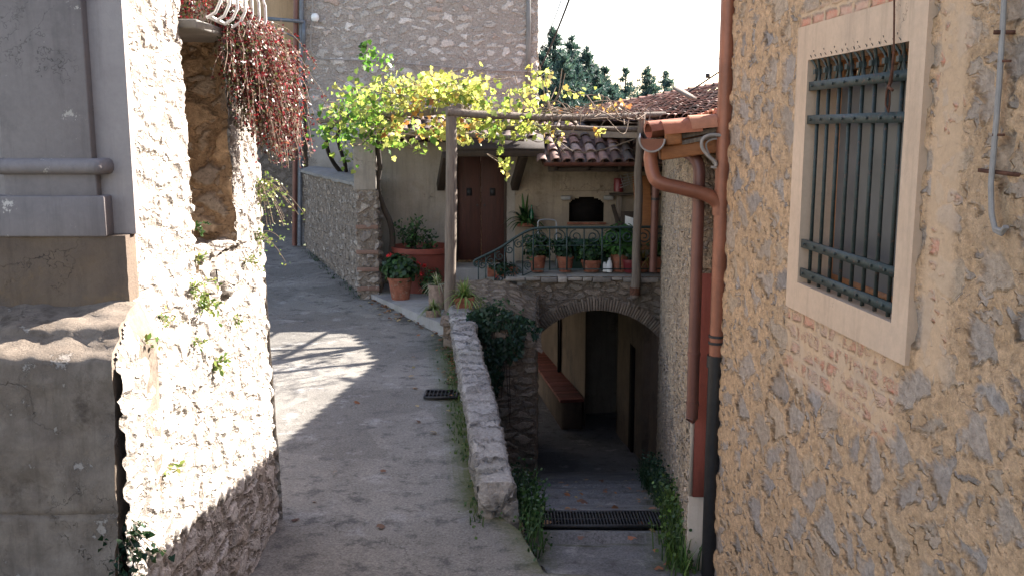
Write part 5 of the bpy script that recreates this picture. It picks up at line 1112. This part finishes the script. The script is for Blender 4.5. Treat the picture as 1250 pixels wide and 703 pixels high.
mb = MB(); cc = np.concatenate([t[2:] for t in tips]); cc = np.repeat(cc, 5, 0) + RNG.normal(size=(len(cc) * 5, 3)) * .05; mb.cards(cc, unit(len(cc)) + np.array((0, -.5, .5)), unit(len(cc)), RNG.uniform(.04, .09, len(cc)), OVAL, pick(GREEN + DGREEN, len(cc)), .2); part('foliage', mb, M['leaf'], TB)
mb = MB(); q = cb + (-.04, -.42, hb - .06); mb.box(q - (.07, .03, .01), q + (.07, .04, .02)); solo('plant_label', mb, M['white'], 'small white card lying on the soil of the red tub', 'card', q)
c = P(524, 362, 16.25); c[2] = -2.78
T = thing('flowering_plant', 'leafy plant with red flowers in front of the red tub', 'plant', c); mb = MB(); leafball(mb, c + (.02, 0, .25), (.24, .2, .26), 420, .06, DGREEN + GREEN, OVAL, .2); part('foliage', mb, M['leaf'], T)
mb = MB(); [leafball(mb, P(u, v, 16.05), (.035, .035, .03), 30, .026, RED, ROUND, .1) for u, v in ((511, 322), (518, 324), (514, 334))]; part('flower_head', mb, M['leaf'], T)
mb = MB(); tp2 = stems(mb, c, 8, .5, .2); part('stalks', mb, M['straw'], T)
c = P(534, 372, 15.0); c[2] = -2.78
T = thing('spider_plant', 'variegated spider plant in a tall pebble faced pot behind the pergola post', 'potted plant', c, 'spider plants'); potbody(T, c, .15, .38, 'stonepot', rb=.14); mb = MB(); strap(mb, c + (0, 0, .36), 60, .34, .022, VARIEG); part('foliage', mb, M['leaf'], T)
c = P(529, 386, 14.35); c[2] = -2.80
T = thing('spider_plant', 'trailing spider plant spreading on the pavement edge before the pebble pot', 'potted plant', c, 'spider plants'); potbody(T, c, .12, .12, 'stonepot', rb=.11); mb = MB(); strap(mb, c + (0, 0, .12), 110, .30, .02, [(q[0] * .8, q[1] * .8, q[2] * .7) for q in VARIEG] + LIME[:1]); part('foliage', mb, M['leaf'], T)
c = P(567, 371, 13.75); c[2] = -2.575
T = thing('spider_plant', 'bright green spider plant in a square terracotta pot on the parapet end', 'potted plant', c, 'spider plants'); potbody(T, c, .155, .20, 'terracotta', sq=True); mb = MB(); strap(mb, c + (0, 0, .19), 120, .42, .024, LIME); part('foliage', mb, M['leaf'], T)
mb = MB(); strap(mb, c + (.22, 0, -.05), 14, .30, .02, LIME); part('runner', mb, M['leaf'], T)

# ---- wrought-iron railing
RL = thing('railing', 'dark green wrought iron railing with scrolls along the balcony and steps', 'railing', P(650, 335, 15.6))
YR = 15.62; zr = lambda v: P(650, v, YR)[2]; xr_ = lambda u, v=300: P(u, v, YR)[0]
def rp(u, v): return P(u, v, YR)
mb = MB(); mb.tube(bez([rp(582, 325), rp(579, 322), rp(580, 318), rp(590, 313), rp(610, 303), rp(628, 291), rp(642, 283), rp(655, 279), rp(680, 278), rp(740, 278), rp(818, 277)], 6), .022, 8); part('handrail', mb, M['greenrail'], RL, smooth=True)
mb = MB(); mb.bar(rp(650, 329), rp(818, 328), .02, .016); mb.bar(rp(586, 360), rp(650, 331), .02, .016); mb.bar(rp(650, 300), rp(818, 299.5), .012, .010); part('bottom_rail', mb, M['greenrail'], RL)
def railtop(u): return float(np.interp(u, [580, 590, 610, 628, 642, 655, 680, 818], [318, 313, 303, 291, 283, 279, 278, 277]))
for u in (584, 593, 604, 616, 627, 638, 651, 671, 692, 713, 735, 757, 775, 797, 816):
    vb = float(np.interp(u, [584, 650], [362, 331])) if u < 650 else 330; mb = MB(); mb.bar(rp(u, vb), rp(u, railtop(u)), .026 if u in (651, 692, 735, 775, 816) else .02, .02, (0, 1, 0)); part('baluster', mb, M['greenrail'], RL)
def spiral(cu, cv, r0, turns, start, flip=1, n=26):
    t = np.linspace(0, 1, n); rad = r0 * (1 - .82 * t); a = start + flip * turns * 2 * np.pi * t; c0 = rp(cu, cv); return np.stack([c0[0] + rad * np.cos(a), np.full(n, YR), c0[2] + rad * np.sin(a)], 1)
for u in (661, 682, 703, 724, 746, 766, 786, 806):
    fl = 1 if int(u) % 2 else -1; mb = MB(); mb.tube(spiral(u, 289, .115, 1.6, math.pi / 2, fl), .011, 5); part('scroll', mb, M['greenrail'], RL, smooth=True)
for u in (589, 599, 610, 622, 633, 645):
    vt, vb = railtop(u), float(np.interp(u, [584, 650], [362, 331])); mb = MB(); mb.tube(spiral(u, vt + 10, .075, 1.5, math.pi / 2, 1), .011, 5); mb.tube(spiral(u, vb - 9, .07, 1.5, -math.pi / 2, -1), .011, 5); part('scroll', mb, M['greenrail'], RL, smooth=True)

# ---- things on the balcony and steps
def onDeck(u, Y): q = P(u, 320, Y); q[2] = -2.33; return q
geranium('potted_shrub', 'round leaved shrub in a terracotta pot at the balcony corner by the steps', onDeck(656, 15.95), .155, .28, (.28, .2, .24), 420, GREEN + DGREEN, group='pots on the balcony', sz=.065)
geranium('potted_shrub', 'small dark plant in a terracotta pot before the green crate', onDeck(690, 15.95), .15, .26, (.2, .18, .22), 260, DGREEN, group='pots on the balcony', sz=.06)
geranium('potted_shrub', 'leafy plant in a low terracotta bowl in the middle of the balcony', onDeck(722, 15.95), .18, .20, (.28, .2, .22), 420, GREEN + DGREEN, [], group='pots on the balcony', sz=.06)
geranium('potted_shrub', 'bright bushy geranium in a terracotta pot beside the white bottle', onDeck(757, 15.95), .165, .30, (.34, .25, .32), 620, [(.05, .14, .03), (.07, .17, .04), (.04, .10, .025)], group='pots on the balcony', sz=.08)
geranium('potted_shrub', 'plant in a red plastic pot close beside the thin pergola post', onDeck(770, 15.85), .15, .22, (.16, .14, .14), 130, DGREEN, mat='redplastic', group='pots on the balcony', sz=.05)
c = onDeck(803, 15.95); T = thing('potted_shrub', 'drooping long leaved plant in a terracotta pot where the railing meets the low house', 'potted plant', c, 'pots on the balcony'); potbody(T, c, .18, .26); mb = MB(); strap(mb, c + (0, 0, .25), 60, .55, .035, GREEN + [(.22, .18, .06)]); leafball(mb, c + (0, 0, .42), (.2, .2, .2), 200, .07, GREEN, OVAL, .2); part('foliage', mb, M['leaf'], T)
c = onDeck(785, 15.95); T = thing('trailing_plant', 'yellowing plant trailing over the balcony edge behind the thin post', 'potted plant', c, 'pots on the balcony'); potbody(T, c, .12, .18); mb = MB(); strap(mb, c + (0, 0, .18), 50, .34, .02, [(.30, .20, .05), (.14, .16, .04), (.22, .17, .06)]); part('foliage', mb, M['leaf'], T)
mb = MB(); c = onDeck(710, 16.5); w2, d2, h2 = .46, .22, .46
prof4 = lambda k, z: [(c[0] + sx * w2 * k, c[1] + sy * d2 * k, c[2] + z) for sx, sy in ((-1, -1), (1, -1), (1, 1), (-1, 1))]
lv = [prof4(.92, 0), prof4(1.0, h2 - .05), prof4(1.05, h2 - .05), prof4(1.05, h2), prof4(.95, h2), prof4(.9, .03)]
for a, b in zip(lv[:-1], lv[1:]):
    for i in range(4): mb.poly([a[i], a[(i + 1) % 4], b[(i + 1) % 4], b[i]])
mb.poly(lv[-1]); solo('green_crate', mb, M['greenplastic'], 'large dark green plastic crate behind the balcony pots', 'crate', c)
mb = MB(); c = onDeck(744, 15.85); mb.lathe([(.001, 0), (.045, 0), (.05, .02), (.05, .14), (.03, .19), (.018, .20), (.018, .235), (.001, .235)], c, 16); solo('white_bottle', mb, M['white'], 'small white plastic bottle among the balcony pots', 'bottle', c, smooth=True)
mb = MB(); c = onDeck(738, 15.9); mb.box(c - (.03, .03, 0), c + (.03, .03, .13)); mb.box(c + (-.02, -.02, .13), c + (.02, .02, .16)); solo('white_carton', mb, M['white'], 'small white carton leaning by the white bottle', 'carton', c, bevel=.006)
CHR = thing('folding_chair', 'folding chair with bright steel tube frame on the balcony', 'chair', onDeck(668, 16.5))
for du in (-.16, .16):
    c = onDeck(668, 16.5) + (du, 0, 0); mb = MB(); mb.tube(bez([c + (0, -.2, 0), c + (0, .0, .42), c + (0, .16, .72)]), .013, 8); part('back_leg', mb, M['chrome'], CHR, smooth=True); mb = MB(); mb.tube([c + (0, .22, 0), c + (0, -.14, .43)], .013, 8); part('front_leg', mb, M['chrome'], CHR, smooth=True)
mb = MB(); c = onDeck(668, 16.5); mb.tube(bez([c + (-.16, .16, .70), c + (-.14, .17, .78), c + (0, .17, .80), c + (.14, .17, .78), c + (.16, .16, .70)], 4), .013, 8); part('back_hoop', mb, M['chrome'], CHR, smooth=True)
mb = MB(); mb.box(c + (-.17, -.18, .42), c + (.17, .14, .445)); part('seat', mb, M['greenplastic'], CHR, bevel=.01)
SH = thing('shelf_planter', 'spiky aloe in a shallow terracotta planter on the wall between door and oven', 'planter', P(643, 272, 17.35))
c = P(644, 275, 17.33); mb = MB(); mb.box(c + (-.19, -.12, -.02), c + (.19, .12, .045)); part('planter', mb, M['terracotta'], SH, bevel=.01); mb = MB(); strap(mb, c + (-.05, -.04, .04), 60, .56, .06, DGREEN + GREEN, 1.1); part('foliage', mb, M['leaf'], SH)
mb = MB(); b_ = c + (.07, 0, .045); mb.lathe([(.001, 0), (.045, 0), (.046, .16), (.028, .22), (.016, .25), (.016, .32), (.001, .32)], b_, 14); solo('green_bottle', mb, simple_mat('green_glass', (.006, .10, .035), .15, 0, .1, 5, .02, .6), 'green bottle standing in the aloe planter by the door', 'bottle', b_, smooth=True)
c = P(614, 336, 16.0); c[2] = -2.42
TR = thing('window_box', 'terracotta trough of red flowers on the steps behind the railing', 'planter', c); mb = MB(); mb.box(c + (-.26, -.11, 0), c + (.26, .11, .16)); part('trough', mb, M['terracotta'], TR, bevel=.012); mb = MB(); leafball(mb, c + (0, -.05, .15), (.26, .15, .12), 260, .05, DGREEN, ROUND, .2); part('foliage', mb, M['leaf'], TR)
mb = MB(); [leafball(mb, P(u, v, 15.7), (.035, .035, .03), 30, .024, RED, ROUND, .1) for u, v in ((611, 346), (619, 341), (606, 338))]; part('flower_head', mb, M['leaf'], TR)
# lean-to corner: boards, red tin, wire rack, wheel
for k, (a, b, wd, mt, lab) in enumerate(((P(752, 300, 17.2), P(758, 214, 17.4), .10, 'oldwood', 'narrow plank leaning upright in the dark corner by the oven hatch'), (P(762, 300, 17.0), P(748, 250, 17.35), .07, 'darkwood', 'dark short stick leaning across the corner by the oven hatch'), (P(790, 305, 16.9), P(782, 215, 17.3), .30, 'rafter', 'wide reddish board leaning behind the thin pergola post'))):
    mb = MB(); mb.bar(a, b, wd, .03, (0, 1, 0)); solo('leaning_board', mb, M[mt], lab, 'board', a, 'boards leaning in the balcony corner', bevel=.004)
mb = MB(); q = P(755, 226, 17.3); mb.lathe([(.001, -.12), (.085, -.12), (.085, .1), (.075, .12), (.001, .12)], q, 18); solo('red_tin', mb, M['redplastic'], 'red tin standing on a shelf under the lean-to eaves', 'tin', q, smooth=True)
mb = MB(); mb.box((P(744, 238, 17.4)[0], 17.2, P(755, 236, 17.4)[2] - .03), (P(812, 238, 17.4)[0], 17.46, P(755, 236, 17.4)[2])); solo('wall_shelf', mb, M['darkwood'], 'dark plank shelf under the lean-to roof in the corner', 'shelf', P(770, 237, 17.3))
mb = MB(); q = P(768, 222, 17.1)
for k in range(5): mb.bar(q + (-.18 + .02 * k, 0, -.12 + .06 * k), q + (.12 + .02 * k, 0, .10 + .04 * k - .1), .008, .008)
for k in range(3): mb.bar(q + (-.16 + .12 * k, 0, .12 + .02 * k), q + (-.08 + .12 * k, 0, -.14 + .02 * k), .008, .008)
solo('wire_rack', mb, M['chrome'], 'bent steel wire rack hanging under the lean-to eaves', 'rack', q)
PF = thing('picture_panel', 'dark framed panel with pale scrap leaning behind the railing by the thin post', 'panel', P(768, 268, 17.2)); q = P(769, 272, 17.15); mb = MB(); mb.box(q + (-.16, 0, -.2), q + (.16, .03, .2)); part('board', mb, M['darkwood'], PF, bevel=.006)
mb = MB(); g = np.zeros((8, 8, 3)); g[..., 0] = np.linspace(-.09, .11, 8)[:, None]; g[..., 2] = np.linspace(-.10, .10, 8)[None] - .3 * g[..., 0]; g[..., 1] = -.012 + .012 * vnoise(g * 14 + 3, 3); mb.grid(g + q); part('pale_scrap', mb, M['white'], PF)

# ---- fallen leaves (uncountable litter)
mb = MB(); c = []
for _ in range(230):
    Y = random.uniform(10.5, 16.2); e = street_right(Y); c.append((e - abs(random.gauss(.02, .16)), Y, street_z(Y) + .025))
for _ in range(60): Y = random.uniform(6.3, 13); c.append((random.uniform(parR(max(7.2, Y)) + .2, lowx(Y) - .05), Y, lane_z(Y) + .02))
for _ in range(36): Y = random.uniform(6.4, 20); c.append((random.uniform(-1.9, -.6), Y, street_z(Y) + .025))
c = np.array(c); n = len(c); mb.cards(c, unit(n) * .35 + np.array((0, 0, 1)), unit(n), RNG.uniform(.03, .075, n), VINE_L, pick([(.26, .09, .03), (.20, .09, .04), (.14, .06, .03), (.34, .16, .06), (.30, .22, .10)], n, .3), .35)
tagset(part('fallen_leaves', mb, M['leaf'], None), kind='stuff')

# ---- conifers behind the roofs
def conifer(u, vtop, Y, rad, label, seed, zb=-7.5, tint=1.0):
    top = P(u, vtop, Y); T = thing('conifer_tree', label, 'tree', (top[0], Y, zb), 'conifers behind the roofs'); H_ = top[2] - zb; r = np.random.default_rng(seed)
    mb = MB(); mb.tube([(top[0], Y, zb), (top[0], Y, zb + H_ * .5), (top[0], Y, top[2] - .2)], [.28, .17, .02], 9); part('trunk', mb, M['bark'], T, smooth=True)
    mb = MB(); CP, CN, CU, CS = [], [], [], []
    nb = int(150 * H_ / 8); 
    for k in range(nb):
        t = r.random() ** 1.1; z = top[2] - .15 - t * H_ * .74; L = rad * (min(1.0, 2.1 * t) ** .9) * r.uniform(.5, 1.15) * (.75 + .25 * t) + .02; a = r.random() * 6.283; d = np.array((math.cos(a), math.sin(a), 0)); n = int(12 + 120 * L / rad)
        s = r.random(n) ** .75; p = np.array((top[0], Y, z)) + d * (L * s)[:, None] + np.array((0, 0, 1)) * (.22 * L * s ** 2 - .18 * L * s)[:, None] + r.normal(size=(n, 3)) * (.03 + .12 * L * (1 - s * .4))[:, None] * np.array((1, 1, .55))
        CP.append(p); uu = r.normal(size=(n, 3)) * .55 + d * .7 + np.array((0, 0, .35)); uu[:, 2] += .5; CU.append(uu); CN.append(r.normal(size=(n, 3))); CS.append(r.uniform(.14, .34, n))
    CP = np.concatenate(CP); n = len(CP); col = np.array([(.040, .082, .082), (.032, .066, .070), (.052, .096, .086), (.066, .108, .086)])[r.integers(0, 4, n)] * r.uniform(.7, 1.3, (n, 1)) * tint  # haze is painted in as lighter, bluish needle tones
    mb.cards(CP, np.concatenate(CN), np.concatenate(CU), np.concatenate(CS), [(-.13, 0), (.13, 0), (.05, .6), (0, 1), (-.05, .6)], col, .1); part('crown', mb, M['conifer'], T)
conifer(676, 32, 44, 3.0, 'tallest dark conifer beside the grey house corner', 1)
conifer(698, 42, 46, 2.7, 'tall conifer second from the grey house corner', 2)
conifer(717, 54, 43, 2.6, 'mid height conifer with a pointed top next to the two tallest', 3)
conifer(738, 80, 45, 2.2, 'short conifer at the sloping end of the dense conifer group', 4)
conifer(764, 82, 52, 2.6, 'small separate conifer above the middle of the tile roof', 5)
conifer(790, 79, 54, 2.6, 'small conifer with sharp tip above the tile roof', 6)
conifer(813, 85, 60, 2.6, 'faint farthest conifer behind the roof antenna', 7, tint=1.2)
conifer(662, 64, 42, 2.4, 'low dark conifer half hidden by the grey house corner', 8)
conifer(707, 78, 41, 2.8, 'dark low conifer in front of the tall conifers', 9)
conifer(728, 84, 42, 2.4, 'bushy dark conifer in the middle of the dense group', 11)
conifer(752, 100, 47, 2.2, 'small conifer between the dense group and the separate ones', 12)
conifer(688, 66, 40, 2.4, 'dark broad conifer in front of the two tallest', 13)
conifer(748, 102, 41, 2.4, 'lowest dark conifer filling the foot of the conifer group', 10)

# ---- overhead cables
for (a, b, r_, lab) in ((P(654, 92, 20.8), P(702, -20, 13), .016, 'thick dark overhead cable rising steeply from the grey house corner'), (P(655, 70, 20.8), P(692, -20, 13.5), .008, 'thin overhead wire running beside the thick cable at the grey house corner')):
    t = np.linspace(0, 1, 14); p = a + (b - a) * t[:, None]; p[:, 2] -= .25 * 4 * t * (1 - t) * .4; mb = MB(); mb.tube(p, r_, 6); solo('overhead_cable', mb, M['cable_dark'], lab, 'cable', a, smooth=True)
